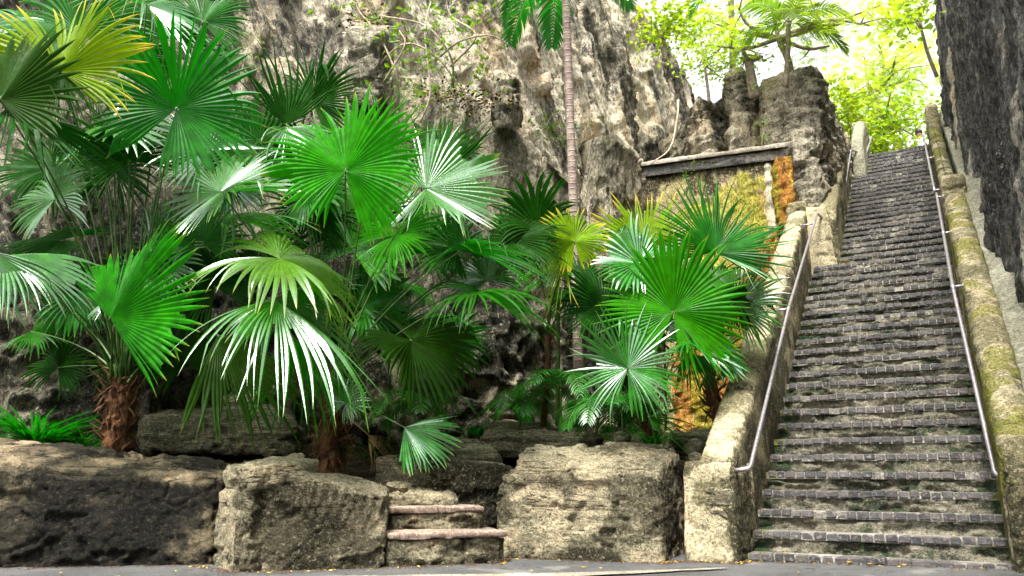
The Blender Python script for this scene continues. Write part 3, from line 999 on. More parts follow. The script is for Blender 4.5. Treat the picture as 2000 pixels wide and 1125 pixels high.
def sweep(name, prof, y0, y1, k, mat, zbase, parent=None, label=None, cat=None, slope=.677, res=.03, amp=.012, joints=(), seed=0, flat0=None, stain_shade=None):
    """prof: [(x, dz)] cross-section, dz relative to the sloping line z = slope*y + k; None dz = ground line"""
    prof = [(x, dz) for x, dz in prof]
    pts = []
    for (xa, za), (xb, zb) in zip(prof[:-1], prof[1:]):
        L = math.hypot(xb - xa, (zb if zb is not None else -1.2) - (za if za is not None else -1.2))
        n = max(2, int(L / res))
        for t in np.linspace(0, 1, n, endpoint=False):
            pts.append((xa, za, xb, zb, t))
    xa, za = prof[-1]
    pts.append((xa, za, xa, za, 0))
    Y = np.linspace(y0, y1, max(3, int((y1 - y0) / res)))
    ny = len(Y)
    V = np.zeros((ny, len(pts), 3))
    line = slope * Y + k
    if flat0 is not None:
        line = np.maximum(line, flat0)
    zb_ = zbase(Y)
    for j, (xa, za, xb, zb, t) in enumerate(pts):
        A = zb_ if za is None else line + za
        B = zb_ if zb is None else line + zb
        V[:, j, 0] = xa + (xb - xa) * t
        V[:, j, 1] = Y
        V[:, j, 2] = A + (B - A) * t
    P = V.reshape(-1, 3)
    F = grid_faces(ny, len(pts), 0, False)
    N = vert_normals(P, F)
    d = amp * (fbm(P * 3, 4, seed) + .6 * ridged(P * 9, 3, seed + 2))
    for jy in joints:
        dd = np.abs(P[:, 1] + .25 * (P[:, 2] - slope * P[:, 1] - k) + .02 * fbm(P * 8, 2, 1) - jy)
        d -= .022 * np.exp(-(dd / .016) ** 2)
        d -= .01 * np.exp(-(dd / .07) ** 2)
    cx = (prof[0][0] + prof[-1][0]) / 2
    P = P + N * d[:, None]
    # end caps
    c0 = len(P)
    rings = []
    caps = []
    for e, row in ((0, 0), (1, ny - 1)):
        idx = [row * len(pts) + j for j in range(len(pts))]
        c = P[idx].mean(0)
        mid = [(P[i] * .5 + c * .5) + [0, (-.006 if e == 0 else .006), 0] for i in idx]
        base = len(P)
        P = np.vstack([P, mid, [c]])
        for j in range(len(pts)):
            j2 = (j + 1) % len(pts)
            f = (idx[j], idx[j2], base + j2, base + j)
            g = (base + j, base + j2, base + len(pts))
            caps.append(f[::-1] if e == 0 else f)
            caps.append(g[::-1] if e == 0 else g)
    F = [tuple(f) for f in F] + caps
    st = stain_shade(P) if stain_shade else np.zeros((len(P), 3))
    o = mesh_obj(name, P, F, mat, parent, True, colors={'stain_shade': np.clip(st, 0, 1)})
    if label: props(o, label, cat)
    return o


def s_par(gy=0.):
    def f(P):
        n = fbm(P * 2.5, 3, 8)
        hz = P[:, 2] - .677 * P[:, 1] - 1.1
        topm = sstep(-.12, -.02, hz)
        return np.stack([.5 * topm * sstep(-.2, .4, n), (.35 + gy) * sstep(-.1, .4, n + gy * .4), .55 * (1 - topm) * sstep(-.5, .2, n)], 1)  # tops painted paler as lit, moss, sides painted darker as shaded
    return f


capL = lambda a, b: [(a, None), (a, -.2), (a + .0, -.1), (a + .04, -.03), (a + .12, 0), ((a + b) / 2, .012), (b - .1, 0), (b - .03, -.03), (b, -.09), (b + .0, -.22), (b - .01, -.5), (b - .01, None)]
zs = lambda Y: .677 * Y - .6 * np.ones_like(Y)
zg = lambda Y: np.maximum(-.1, .677 * Y - 2.2)
par = thing('parapet', 'mossy sloping stone parapet left of the lower flight', 'parapet', (-.3, 0, 0))
sweep('sloping_wall', capL(-.44, -.08), -.05, 6.95, 1.06, M['parapet'], zg, par, joints=(1.1, 2.2, 3.1, 4.1, 5.0, 5.9), seed=3, stain_shade=s_par())
rock_box('pier', [(-.62, -.1, -.05), (-.07, -.18, -.05), (-.06, .7, -.05), (-.62, .7, -.05)], [(-.6, -.08, .98), (-.075, -.15, .96), (-.06, .7, .98), (-.6, .7, 1.0)], M['parapet'], .02, .016, 16, 11, parent=par,
         stain_shade=lambda X, q: np.stack([.6 * sstep(.0, .4, fbm(X * [3, 1, 3], 3, 4)), .3 + 0 * X[:, 0], .75 * sstep(.0, -.4, fbm(X * [2, 2, 2], 3, 4)) + .5 * (q[:, 0] > .9)], 1))  # random stains, and shade painted on the inner side face
for k, (xa, za, zb_) in enumerate([(-.36, .1, .3), (-.4, .33, .52), (-.38, .55, .72)]):
    rock_box('exposed_stone', [(xa, -.125, za), (-.09, -.16, za), (-.09, -.0, za), (xa, -.0, za)], [(xa + .01, -.12, zb_), (-.085, -.155, zb_), (-.085, 0, zb_), (xa + .01, 0, zb_)], M['block'], .014, .012, 7, 71 + k, parent=par)
rock_box('end_cap', [(-.46, 6.85, 5.5), (-.06, 6.85, 5.5), (-.06, 7.15, 5.5), (-.46, 7.15, 5.5)], [(-.45, 6.86, 5.92), (-.08, 6.86, 5.9), (-.08, 7.12, 5.95), (-.45, 7.12, 5.95)], M['parapet'], .025, .02, 7, 12, parent=par)
par = thing('parapet', 'narrow yellowish stone parapet left of the middle flight', 'parapet', (.3, 7, 3))
sweep('sloping_wall', capL(.1, .42), 6.9, 11.8, 1.06, M['parapet'], lambda Y: .677 * Y - 1.6, par, joints=(8.1, 9.4, 10.6), seed=7, stain_shade=s_par(.1))
rock_box('pier', [(-.12, 6.74, 3.6), (.44, 6.72, 3.6), (.44, 7.05, 3.6), (-.12, 7.05, 3.6)], [(-.1, 6.76, 5.75), (.12, 6.76, 5.7), (.42, 7.05, 5.75), (-.1, 7.05, 5.8)], M['parapet'], .03, .015, 14, 13, parent=par,
         stain_shade=lambda X, q: np.stack([.4 + 0 * X[:, 0], .3 + 0 * X[:, 0], 0 * X[:, 0]], 1))
rock_box('end_cap', [(.06, 11.7, 8.7), (.45, 11.7, 8.7), (.45, 12.0, 8.7), (.06, 12.0, 8.7)], [(.08, 11.72, 9.2), (.43, 11.72, 9.2), (.43, 11.98, 9.2), (.08, 11.98, 9.2)], M['parapet'], .03, .02, 8, 14, parent=par)
par = thing('parapet', 'short pale parapet at the top left of the stairs', 'parapet', (.6, 12, 8))
sweep('sloping_wall', capL(.46, .74), 11.78, 13.6, 1.0, M['plaster'], lambda Y: .677 * Y - 1.6, par, seed=9)
rock_box('pier', [(.42, 13.3, 8.4), (.78, 13.3, 8.4), (.78, 13.9, 8.4), (.42, 13.9, 8.4)], [(.43, 13.32, 10.1), (.77, 13.32, 10.1), (.77, 13.88, 10.1), (.43, 13.88, 10.1)], M['parapet'], .04, .02, 12, 15, parent=par)
par = thing('parapet', 'long mossy stone parapet right of the stairs', 'parapet', (2.3, 0, 0))
sweep('sloping_wall', capL(2.16, 2.5), .12, 6.75, 1.06, M['parapet'], zs, par, joints=(.9, 1.75, 2.6, 3.5, 4.4, 5.4, 6.1), seed=13, stain_shade=s_par(.35), amp=.016)
sweep('sloping_wall', capL(2.17, 2.42), 6.7, 12.6, 1.0, M['parapet'], zs, par, joints=(7.6, 8.6, 9.7, 10.7), seed=15, stain_shade=s_par(.25))
rock_box('pier', [(2.16, -.25, -.05), (2.75, -.25, -.05), (2.75, .3, -.05), (2.17, .3, -.05)], [(2.17, -.22, .82), (2.75, -.22, .85), (2.75, .3, 1.05), (2.18, .3, 1.05)], M['parapet'], .02, .02, 12, 16, parent=par,
         stain_shade=lambda X, q: np.stack([0 * X[:, 0], .4 + 0 * X[:, 0], .6 + 0 * X[:, 0]], 1))
rock_box('end_cap', [(2.14, 6.55, 5.2), (2.54, 6.55, 5.2), (2.54, 6.95, 5.2), (2.14, 6.95, 5.2)], [(2.16, 6.57, 5.86), (2.52, 6.57, 5.86), (2.52, 6.93, 5.95), (2.16, 6.93, 5.95)], M['parapet'], .025, .025, 6, 17, parent=par)
rock_box('end_cap', [(2.16, 12.3, 8.9), (2.45, 12.3, 8.9), (2.45, 12.7, 8.9), (2.16, 12.7, 8.9)], [(2.17, 12.32, 9.75), (2.44, 12.32, 9.75), (2.44, 12.68, 9.8), (2.17, 12.68, 9.8)], M['parapet'], .03, .02, 8, 19, parent=par)
sweep('plaster_ledge', [(2.49, None), (2.49, -.12), (2.5, -.05), (2.7, 0), (3.0, .06), (3.3, .12), (3.3, None)], -.3, 13.0, 1.06, M['plaster'], zs, None,
      'pale plastered ledge sloping between the right parapet and the dark rock', 'ledge', seed=21, amp=.015, res=.045)


# ------------------------------------------------------------------ handrails
def rail_y(y, h=.86): return .677 * y + Z1 + h


def handrail(label, pts, posts, parts=1, r=.021):
    t = thing('handrail', label, 'handrail', pts[0])
    mb = MB()
    P = np.array(pts, float)
    # round the bends
    out = [P[0]]
    for i in range(1, len(P) - 1):
        a = P[i] + norm(P[i - 1] - P[i]) * .05; b = P[i] + norm(P[i + 1] - P[i]) * .05
        out += list(bez(a, P[i], b, 5))
    out.append(P[-1])
    out2 = []
    for a, b in zip(out[:-1], out[1:]):
        n = max(1, int(np.linalg.norm(b - a) / .5))
        for k in range(n): out2.append(a + (b - a) * k / n)
    out2.append(out[-1])
    tube(mb, out2, r, 12)
    mb.build('rail_pipe', M['rail'], t)
    for a, b in posts:
        m2 = MB()
        tube(m2, [a, (np.array(a) + b) / 2, b], .016, 8)
        a = np.array(a, float)
        dirp = norm([0, 1, .677])
        tube(m2, [a - dirp * .025, a + dirp * .025], .028, 12)
        tube(m2, [np.array(b) - norm(np.array(b) - a) * .012, np.array(b)], .035, 10)
        m2.build('bracket', M['rail'], t)
    return t


def onx(x, px, py):
    r = FW + RT * (px - 1000) / 1500 + UP * (562.5 - py) / 1500
    t = (x - CAM[0]) / r[0]
    return CAM + r * t


def ony(y, px, py):
    r = FW + RT * (px - 1000) / 1500 + UP * (562.5 - py) / 1500
    return CAM + r * (y - CAM[1]) / r[1]


def on_line(x, px, py):
    return onx(x, px, py)


rx = .1
A0 = onx(.07, 1465, 915); A1 = onx(.1, 1540, 603); A2 = onx(.14, 1596, 416)
handrail('lower left metal handrail with its end bent into the mossy parapet', [onx(-.09, 1432, 919), A0, A1, A2, (.2, 7.0, A2[2] - .02)],
         [(A1, A1 + [-.19, 0, -.01]), (onx(.13, 1589, 437), onx(.13, 1589, 437) + [-.22, 0, 0])])
B0 = ony(7.4, 1632, 478); B1 = ony(11.6, 1662, 292)
handrail('middle left metal handrail beside the narrow yellowish parapet', [(.2, 6.98, A2[2] - .04), B0 - [.0, .12, .0], B0 + [0, .1, .08], B1, B1 + [.12, .2, -.02]],
         [(B0, B0 + [-.16, 0, 0]), (B0 * .45 + B1 * .55, B0 * .45 + B1 * .55 + [-.15, 0, 0]), (B1 * .97 + B0 * .03, B1 * .97 + B0 * .03 + [-.15, 0, 0])])
C0 = ony(12.2, 1684, 322); C1 = ony(13.8, 1702, 268)
handrail('short metal handrail at the top left of the stairs', [B1 + [.13, .22, -.05], C0, C1, C1 + [0, .3, 0]], [(C0, C0 + [-.1, 0, 0]), (C1, C1 + [-.12, 0, -.05])])
D0 = ony(.55, 1944, 928); D1 = ony(3.0, 1861, 560); D2 = ony(6.45, 1829, 378)
handrail('lower right metal handrail with its end bent into the parapet', [D0 + [.06, .03, 0], D0, D1, D2], [(D1, [2.17, D1[1], D1[2]]), (D2 * .95 + D1 * .05, [2.17, D2[1] - .15, D2[2] - .12]), (D1 * .5 + D2 * .5, [2.17, (D1[1] + D2[1]) / 2, (D1[2] + D2[2]) / 2])], r=.022)
E0 = ony(6.5, 1826, 376); E1 = ony(12.3, 1803, 262)
handrail('upper right metal handrail rising to the top of the stairs', [E0 + [0, 0, .03], (E0 * .5 + E1 * .5), E1, E1 + [0, .5, 0]], [(E0 * .97 + E1 * .03, [2.17, E0[1] + .2, E0[2] + .1]), (E0 * .5 + E1 * .5, [2.17, (E0[1] + E1[1]) / 2, (E0[2] + E1[2]) / 2]), (E1 * .98 + E0 * .02, [2.18, E1[1], E1[2]])], r=.02)


# ------------------------------------------------------------------ retaining blocks
def blk(name, fl, fr, depth, zl, zr, zbl, zbr, mat, label, res=.022, amp=.035, rnd=34, seed=0, strata=0, warp=None, stain_shade=None, skewl=0, skewr=0, z0=-.05, cat='stone block', topin=.0):
    fl = np.array(fl, float); fr = np.array(fr, float)
    d = norm(fr - fl); n = np.array([-d[1], d[0]])
    bl_ = fl + n * depth + d * skewl; br_ = fr + n * depth + d * skewr
    bot = [(*fl, z0), (*fr, z0), (*br_, z0), (*bl_, z0)]
    top = [(*(fl + n * topin), zl), (*(fr + n * topin), zr), (*br_, zbr), (*bl_, zbl)]
    return rock_box(name, bot, top, mat, res, amp, rnd, seed, label=label, cat=cat, strata=strata, warp=warp, stain_shade=stain_shade)


def toolmarks(X, q):
    # curved pick marks on the front face
    fr = q[:, 1] < -.9
    s = X[:, 0] * .8 + X[:, 1] * .5
    ph = (s + .35 * np.clip(1.0 - X[:, 2], 0, 1) ** 2) * 70
    msk = fr * sstep(.25, .6, X[:, 2]) * sstep(-3.7, -3.3, X[:, 0])
    X = X.copy()
    X[:, 1] += .015 * np.sin(ph) * msk
    X[:, 0] -= .008 * np.sin(ph) * msk
    return X


def s_blk(dk=.3, ms=.3, seed=0):
    def f(X, q):
        n = fbm(X * 2.2, 3, seed)
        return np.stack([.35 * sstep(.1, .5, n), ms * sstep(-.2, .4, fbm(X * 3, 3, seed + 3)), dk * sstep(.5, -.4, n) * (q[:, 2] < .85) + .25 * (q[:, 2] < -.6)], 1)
    return f


blk('stone_block', (-6.6, -4.4), (-4.44, -2.6), .95, .9, .84, 1.12, 1.0, M['block_shaded'], 'long limestone block painted in shade at the left end of the low wall', seed=31, amp=.04, rnd=40, stain_shade=s_blk(.6, .1, 5), topin=.06, skewr=.2,
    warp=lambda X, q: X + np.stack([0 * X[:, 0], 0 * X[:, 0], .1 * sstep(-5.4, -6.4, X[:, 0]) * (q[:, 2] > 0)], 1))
blk('stone_block', (-4.42, -2.6), (-3.68, -2.86), .8, .93, .9, 1.08, .98, M['block'], 'angled pale corner of limestone beside the shaded left block', seed=33, stain_shade=s_blk(.15, .2, 7), amp=.03, skewr=-.3)
blk('stone_block', (-3.85, -2.86), (-2.82, -2.02), .8, .93, .68, 1.02, .72, M['block'], 'limestone block scored with curved pick marks left of the small steps', seed=35, amp=.03, warp=toolmarks, stain_shade=s_blk(.3, .3, 9))
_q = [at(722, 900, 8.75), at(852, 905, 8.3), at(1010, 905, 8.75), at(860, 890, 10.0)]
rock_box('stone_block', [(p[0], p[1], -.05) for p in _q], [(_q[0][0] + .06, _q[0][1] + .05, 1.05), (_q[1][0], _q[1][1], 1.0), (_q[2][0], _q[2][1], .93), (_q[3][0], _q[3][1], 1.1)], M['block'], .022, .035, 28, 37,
         label='limestone block with shade painted on its right side, behind the small steps', cat='stone block',
         stain_shade=lambda X, q: np.stack([0 * X[:, 0], .3 + 0 * X[:, 0], .25 + .9 * (q[:, 0] > .85)], 1))  # right side blackened in colour to stand for its shade
# big block
blk('stone_block', (-2.38, -.78), (-.75, -.42), 1.0, .88, .9, 1.2, 1.14, M['block'], 'largest limestone block, rough topped, beside the parapet pier', seed=39, amp=.032, rnd=44, stain_shade=s_blk(.35, .35, 13), res=.02, topin=.08, skewr=.15, skewl=.15,
    warp=lambda X, q: X + np.stack([0 * X[:, 0], 0 * X[:, 0], (q[:, 2] > .5) * .05 * fbm(X * [3, 3, 1], 3, 77)], 1))
# small steps up to the bed
st2 = thing('garden_steps', 'small flight of two worn slabs rising into the palm bed', 'steps', (-2.5, -1.3, 0))


def slab_step(fl, fr, depth, z0, z1, seed):
    fl = np.array(fl, float); fr = np.array(fr, float)
    d = norm(fr - fl); n = np.array([-d[1], d[0]])
    c = [(*fl,), (*fr,), (*(fr + n * depth),), (*(fl + n * depth),)]
    rock_box('riser_stone', [(*p, z0) for p in c], [(*p, z1 - .055) for p in c], M['block'], .02, .03, 14, seed, parent=st2, stain_shade=s_blk(.3, .4, seed))
    o = .03
    c = [(*(fl - n * o),), (*(fr - n * o + d * .02),), (*(fr + n * depth),), (*(fl + n * depth),)]
    rock_box('tread_slab', [(*p, z1 - .06) for p in c], [(*p, z1) for p in c], M['slab'], .016, .007, 40, seed + 1, parent=st2)


slab_step((-2.86, -1.96), (-2.06, -1.14), .55, -.05, .32, 51)
slab_step((-3.06, -1.72), (-2.4, -1.0), .5, .2, .54, 53)
rock_box('tread_stone', [(-3.3, -1.55, .4), (-2.75, -.95, .4), (-3.1, -.5, .4), (-3.7, -1.1, .4)], [(-3.3, -1.53, .68), (-2.75, -.95, .6), (-3.1, -.5, .66), (-3.7, -1.1, .78)], M['block'], .02, .05, 10, 55, parent=st2)

# rocks lying in the bed
rock_box('boulder', [at(262, 885, 9.3), at(590, 895, 9.3), at(560, 870, 10.6), at(300, 865, 10.6)], [at(270, 812, 9.3), at(585, 822, 9.3), at(560, 780, 10.6), at(290, 782, 10.6)], M['strata'], .03, .05, 7, 61,
         label='broad flat boulder with leaf litter behind the leftmost palm trunk', cat='boulder', strata=.015)
rock_box('boulder', [at(925, 900, 9.6), at(1195, 900, 9.4), at(1180, 880, 10.4), at(940, 880, 10.6)], [at(940, 838, 9.6), at(1180, 856, 9.4), at(1150, 835, 10.4), at(960, 822, 10.6)], M['strata'], .025, .045, 6, 63,
         label='dark layered boulder behind the largest block', cat='boulder', strata=.03)
rock_box('boulder', [at(855, 930, 9.2), at(985, 930, 9.1), at(980, 910, 9.8), at(870, 905, 9.9)], [at(860, 872, 9.2), at(978, 888, 9.1), at(960, 862, 9.8), at(875, 850, 9.9)], M['strata'], .025, .04, 5, 65,
         label='low layered boulder beside the garden steps', cat='boulder', strata=.02)
rsn = np.random.RandomState(3)
for (px, py, d, s, lab) in [(1355, 872, 8.9, .11, 'round pale stone against the left parapet'), (1330, 858, 9.4, .09, 'small grey stone left of the round pale one'), (1362, 895, 8.7, .1, 'lowest small stone beside the parapet cap'),
                            (1250, 862, 8.9, .1, 'small stone under the spiky palm shoots'), (598, 908, 8.5, .07, 'small brown stone on the block edge under the second palm'), (1215, 855, 9.1, .09, 'small stone behind the big block top')]:
    c = at(px, py, d)
    b = [c + [-s, -s, -s], c + [s, -s, -s], c + [s, s, -s], c + [-s, s, -s]]
    t = [c + [-s, -s, s * .7], c + [s, -s, s * .8], c + [s, s, s * .7], c + [-s, s, s * .7]]
    rock_box('stone', b, t, M['block'], .02, .03, 2.6, int(px), label=lab, cat='stone')
rock_box('rubble_wall', [at(1308, 900, 9.6), at(1395, 905, 9.0), at(1400, 890, 9.8), at(1315, 885, 10.2)], [at(1310, 848, 9.6), at(1388, 845, 9.0), at(1392, 835, 9.8), at(1315, 838, 10.2)], M['strata'], .02, .03, 9, 67,
         label='low rubble wall with flat coping beside the left parapet', cat='wall')


# ------------------------------------------------------------------ leaves and palms
def fan(mb, hub, axis, nrm, R, span=300, n=52, split=.5, droop=.5, fold=.15, pleat=.35, seed=0, m=0, lenj=.08):
    """palmate blade of n pleated segments, joined to 'split' of the radius"""
    rs = np.random.RandomState(seed)
    axis = norm(axis); nrm = norm(nrm - axis * (np.dot(nrm, axis))); side = np.cross(axis, nrm)
    span = math.radians(span)
    na = 2 * n + 1
    th = np.linspace(-span / 2, span / 2, na)
    ts = np.array([.02, .1, .2, .3, .4, .5, .6, .7, .78, .86, .93, 1.0])
    ts = ts + 0
    isp = int(np.argmin(np.abs(ts - split)))
    T = len(ts)
    L = R * (1 - .22 * (np.abs(th) / math.pi) ** 1.6)
    L = L * (1 + .05 * np.sin(th * 3 + seed))
    D = np.outer(np.cos(th), axis) + np.outer(np.sin(th), side)
    D = D + nrm[None] * (fold * (1 - np.abs(np.cos(th)) ** 1.0) + (.2 * np.sin(th * 2.2 + seed) + .12 * np.sin(th * 4.3 + 2 * seed)))[:, None]
    D /= np.linalg.norm(D, axis=1, keepdims=True)
    jit = rs.normal(0, 1, na)
    dj = np.clip(1 + .35 * jit, .2, 2)
    side_j = rs.normal(0, .06, na)
    Pp = np.zeros((na, T, 3))
    p = np.repeat(np.asarray(hub, float)[None], na, 0)
    d = D.copy()
    prev = 0
    down = np.array([0, 0, -1.])
    lj = np.clip(1 + rs.normal(0, lenj, na), .7, 1.25)
    kink = rs.rand(na) < .15
    kt = rs.uniform(.6, .9, na)
    for k in range(T):
        dt = ts[k] - prev
        prev = ts[k]
        beyond = k > isp
        g = droop * dt * (.55 if not beyond else 1.9 * ts[k])
        f = (dj if beyond else np.ones(na))[:, None]
        d = d + down[None] * g * f
        if beyond:
            d = d + np.cross(d, nrm[None]) * side_j[:, None] * dt * 6
            kk = kink & (ts[k] > kt) & (ts[k] - dt <= kt)
            d[kk] += down * 1.6
        d /= np.linalg.norm(d, axis=1, keepdims=True)
        p = p + d * (L * dt * (lj if beyond else 1))[:, None]
        Pp[:, k] = p
    V = []; F = []; tt = []
    base = 0
    c = np.arange(1, na, 2)
    C = Pp[c]
    E0 = Pp[c - 1]; E1 = Pp[c + 1]
    w = np.ones(T)
    nsg = len(c)
    spi = np.clip(isp + rs.choice([-1, 0, 0, 1], nsg) - 3 * (rs.rand(nsg) < .08), 2, T - 3)

    def edge(E):
        out = E.copy()
        for i in range(nsg):
            k0 = spi[i]
            off = E[i, k0] - C[i, k0]
            tb_ = np.clip((ts[k0:] - ts[k0]) / (1 - ts[k0]), 0, 1)
            grow = 1 + .25 * np.clip(tb_, 0, .4)
            out[i, k0:] = C[i, k0:] + off[None] * ((1 - tb_ ** 1.7) * grow)[:, None]
        return out
    A = edge(E0); B = edge(E1)
    keep = rs.rand(nsg) > .05
    wid = np.linalg.norm(A - B, axis=2, keepdims=True)
    Cc = C + nrm[None, None] * wid * pleat * .8
    for (S0, S1) in ((A, Cc), (Cc, B)):
        VV = np.stack([S0, S1], 2)   # n,T,2,3
        for i in range(n):
            V.append(VV[i].reshape(-1, 3)); tt.append(np.repeat(ts, 2))
            for k in range((T - 1) if keep[i] else spi[i] + 1):
                a = base + 2 * k
                F.append((a, a + 1, a + 3, a + 2))
            base += 2 * T
    mb.add(np.concatenate(V), F, m, np.concatenate(tt))


def leaf(parent, base, px, py, d, ang, Rpx, mat, nt=(0, .3, 1), tilt=0., span=300, n=50, split=.5, droop=.5, fold=.15, seed=0, bow=.5, pet=True, rad=.011, dry=False):
    """a fan leaf: hub seen at (px, py), d metres ahead; ang = screen angle of the midrib; nt = normal as (right, up, towards viewer)"""
    hub = at(px, py, d)
    r = Rpx / 1500 * d
    a = math.radians(ang)
    TW = -norm(np.array([FW[0], FW[1], 0]))
    Z = np.array([0, 0, 1.])
    axis = RT * math.cos(a) + Z * math.sin(a) + TW * tilt
    nrm = RT * nt[0] + Z * nt[1] + TW * nt[2]
    mb = MB()
    fan(mb, hub, axis, nrm, r, span, n, split, droop, fold, .35, seed)
    lf = mb.build('leaf', M[mat], parent)
    if pet:
        m2 = MB()
        p0 = np.asarray(base, float)
        mid = (p0 + hub) / 2 + Z * bow * .25 * np.linalg.norm(hub - p0) + (p0 - hub) * .08
        mid[:2] = mid[:2] * .65 + p0[:2] * .35
        pts = bez(p0, mid, hub, 14)
        tube(m2, pts, [rad * 1.7, rad * 1.1, rad * .8, rad * .7], 7)
        # hastula
        tube(m2, [hub - norm(axis) * .02, hub + norm(axis) * r * .05], [rad * .9, rad * .3], 6)
        m2.build('petiole', M['petiole_dry' if dry else 'petiole'], lf)
    return lf


def boots(parent, base, top, r0, r1, n, seed, col='fibre'):
    """fibrous trunk with old leaf bases"""
    rs = np.random.RandomState(seed)
    base = np.asarray(base, float); top = np.asarray(top, float)
    mb = MB()
    k = 16
    pts = base + (top - base) * np.linspace(0, 1, k)[:, None]
    tube(mb, pts, [r0, (r0 + r1) / 2 * 1.1, r1], 18, wob=.35, seed=seed)
    ax = norm(top - base)
    for i in range(n):
        t = rs.rand() ** .8
        a = rs.uniform(0, 2 * math.pi)
        c = base + (top - base) * t
        R = (r0 + (r1 - r0) * t) * .85
        o = np.array([math.cos(a), math.sin(a), 0])
        p = c + o * R
        L = rs.uniform(.08, .26) * (1 if rs.rand() > .2 else 1.5)
        dr = norm(ax * rs.uniform(.5, 1.4) * (1 if rs.rand() > .25 else -1) + o * rs.uniform(.3, 1.0) + rs.normal(0, .25, 3))
        sd = norm(np.cross(dr, o) + 1e-3)
        w = rs.uniform(.008, .035)
        th = .006
        out = np.cross(sd, dr)
        e = p + dr * L
        m_ = p + dr * L * .55 + o * .02
        V = [p - sd * w, p + sd * w, m_ + sd * w * .8, m_ - sd * w * .8, e + sd * w * .15, e - sd * w * .15]
        V2 = [v - out * th for v in V]
        mb.add(np.array(V + V2), [(0, 1, 2, 3), (3, 2, 4, 5), (7, 6, 9, 8), (8, 9, 11, 10), (0, 3, 9, 6), (3, 5, 11, 9), (1, 7, 8, 2), (2, 8, 10, 4), (4, 10, 11, 5)], 0)
    return mb.build('trunk', M[col], parent, False)


# palm 1 : leftmost
def fill(seed, n, x0, x1, y0, y1, d0, d1, kinds, r=(90, 150)):
    rs = np.random.RandomState(seed)
    out = []
    for i in range(n):
        x = x0 + (x1 - x0) * (i + rs.uniform(.1, .9)) / n
        out.append((x, rs.uniform(y0, y1), rs.uniform(d0, d1), rs.uniform(-30, 150), rs.uniform(*r), kinds[rs.randint(len(kinds))],
                    dict(nt=(rs.uniform(-.5, .5), rs.uniform(.1, 1), rs.uniform(.3, 1)), span=rs.uniform(230, 330), droop=rs.uniform(.3, 1.1), split=rs.choice([.4, .5, .6]), n=36)))
    return out


def palm(label, tb, tt, r0, r1, nb, seed, leaves):
    base = at(*tb); top = at(*tt)
    t = thing('fan_palm', label, 'palm', base, 'fan palms in the bed under the cliff')
    boots(t, base, top, r0, r1, nb, seed)
    for k, L in enumerate(leaves):
        kw = dict(L[-1]) if isinstance(L[-1], dict) else {}
        a = L[:-1] if isinstance(L[-1], dict) else L
        rsx = np.random.RandomState(seed * 50 + k)
        b = top + np.r_[rsx.normal(0, .05, 2), rsx.uniform(-.12, .03)]
        leaf(t, b, *a, seed=seed * 100 + k, **kw)
    return t


UPF = (0, 1, .45)
FR = (0, .25, 1)
palm('leftmost fan palm with a fat shaggy brown trunk behind the shaded block', (228, 905, 8.7), (238, 735, 8.7), .17, .12, 130, 1, [
    (0, 195, 6.6, 78, 200, 'leaf_dark', dict(nt=FR, span=250, droop=.25, split=.6)),
    (118, 140, 7.0, 62, 195, 'leaf_yellow', dict(nt=(-.1, -.35, 1), span=200, droop=.5, split=.5, n=36)),
    (118, 140, 7.05, -75, 150, 'leaf_dark', dict(nt=FR, span=130, droop=.6, split=.25, n=20, pet=False)),
    (345, 213, 7.6, 60, 185, 'leaf_green', dict(nt=(.25, -.3, 1), span=330, droop=.5, split=.62, n=54, fold=.3)),
    (218, 245, 8.6, 25, 150, 'leaf_silver', dict(nt=(0, .8, .8), span=320, droop=.5)),
    (285, 10, 8.2, -20, 190, 'leaf_silver', dict(nt=(.1, 1, .5), span=240, droop=1.1, split=.35)),
    (395, 45, 8.7, 85, 110, 'leaf_green', dict(nt=(.3, .2, 1), span=250, droop=1.1, split=.5)),
    (20, 205, 6.9, -35, 260, 'leaf_dark', dict(nt=(.2, 1, .6), span=110, droop=.45, split=.4, n=24)),
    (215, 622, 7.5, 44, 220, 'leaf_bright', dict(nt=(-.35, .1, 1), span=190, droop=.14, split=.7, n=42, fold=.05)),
    (300, 515, 8.9, 60, 125, 'leaf_silver', dict(nt=(.2, .9, .7), span=300, droop=.5)),
    (5, 500, 7.4, -22, 190, 'leaf_pale', dict(nt=(0, 1, .35), span=120, droop=.9, split=.5, n=24)),
    (-20, 490, 7.2, -70, 170, 'leaf_silver', dict(nt=(.4, .6, .8), span=130, droop=.6, split=.5, n=24)),
    (95, 330, 9.3, 150, 150, 'leaf_dark', dict(nt=(0, .6, 1), span=300, droop=.6)),
    (150, 60, 8.6, 120, 200, 'leaf_green', dict(nt=(0, .3, 1), span=300, droop=.6)),
    (120, 470, 9.4, 190, 120, 'leaf_dark', dict(nt=(0, .8, .8), span=300, droop=.8)),
] + fill(41, 7, 20, 420, 20, 330, 9.0, 9.9, ['leaf_green', 'leaf_dark', 'leaf_silver']) + fill(42, 4, 60, 420, 420, 600, 8.8, 9.6, ['leaf_dark', 'leaf_dark', 'leaf_green', 'leaf_silver'], (80, 125)) + fill(45, 6, 0, 420, 560, 720, 8.9, 9.5, ['leaf_dark', 'leaf_green'], (70, 110)) + fill(46, 3, 0, 440, 250, 470, 8.4, 9.2, ['leaf_silver', 'leaf_green', 'leaf_dark'], (90, 150)))
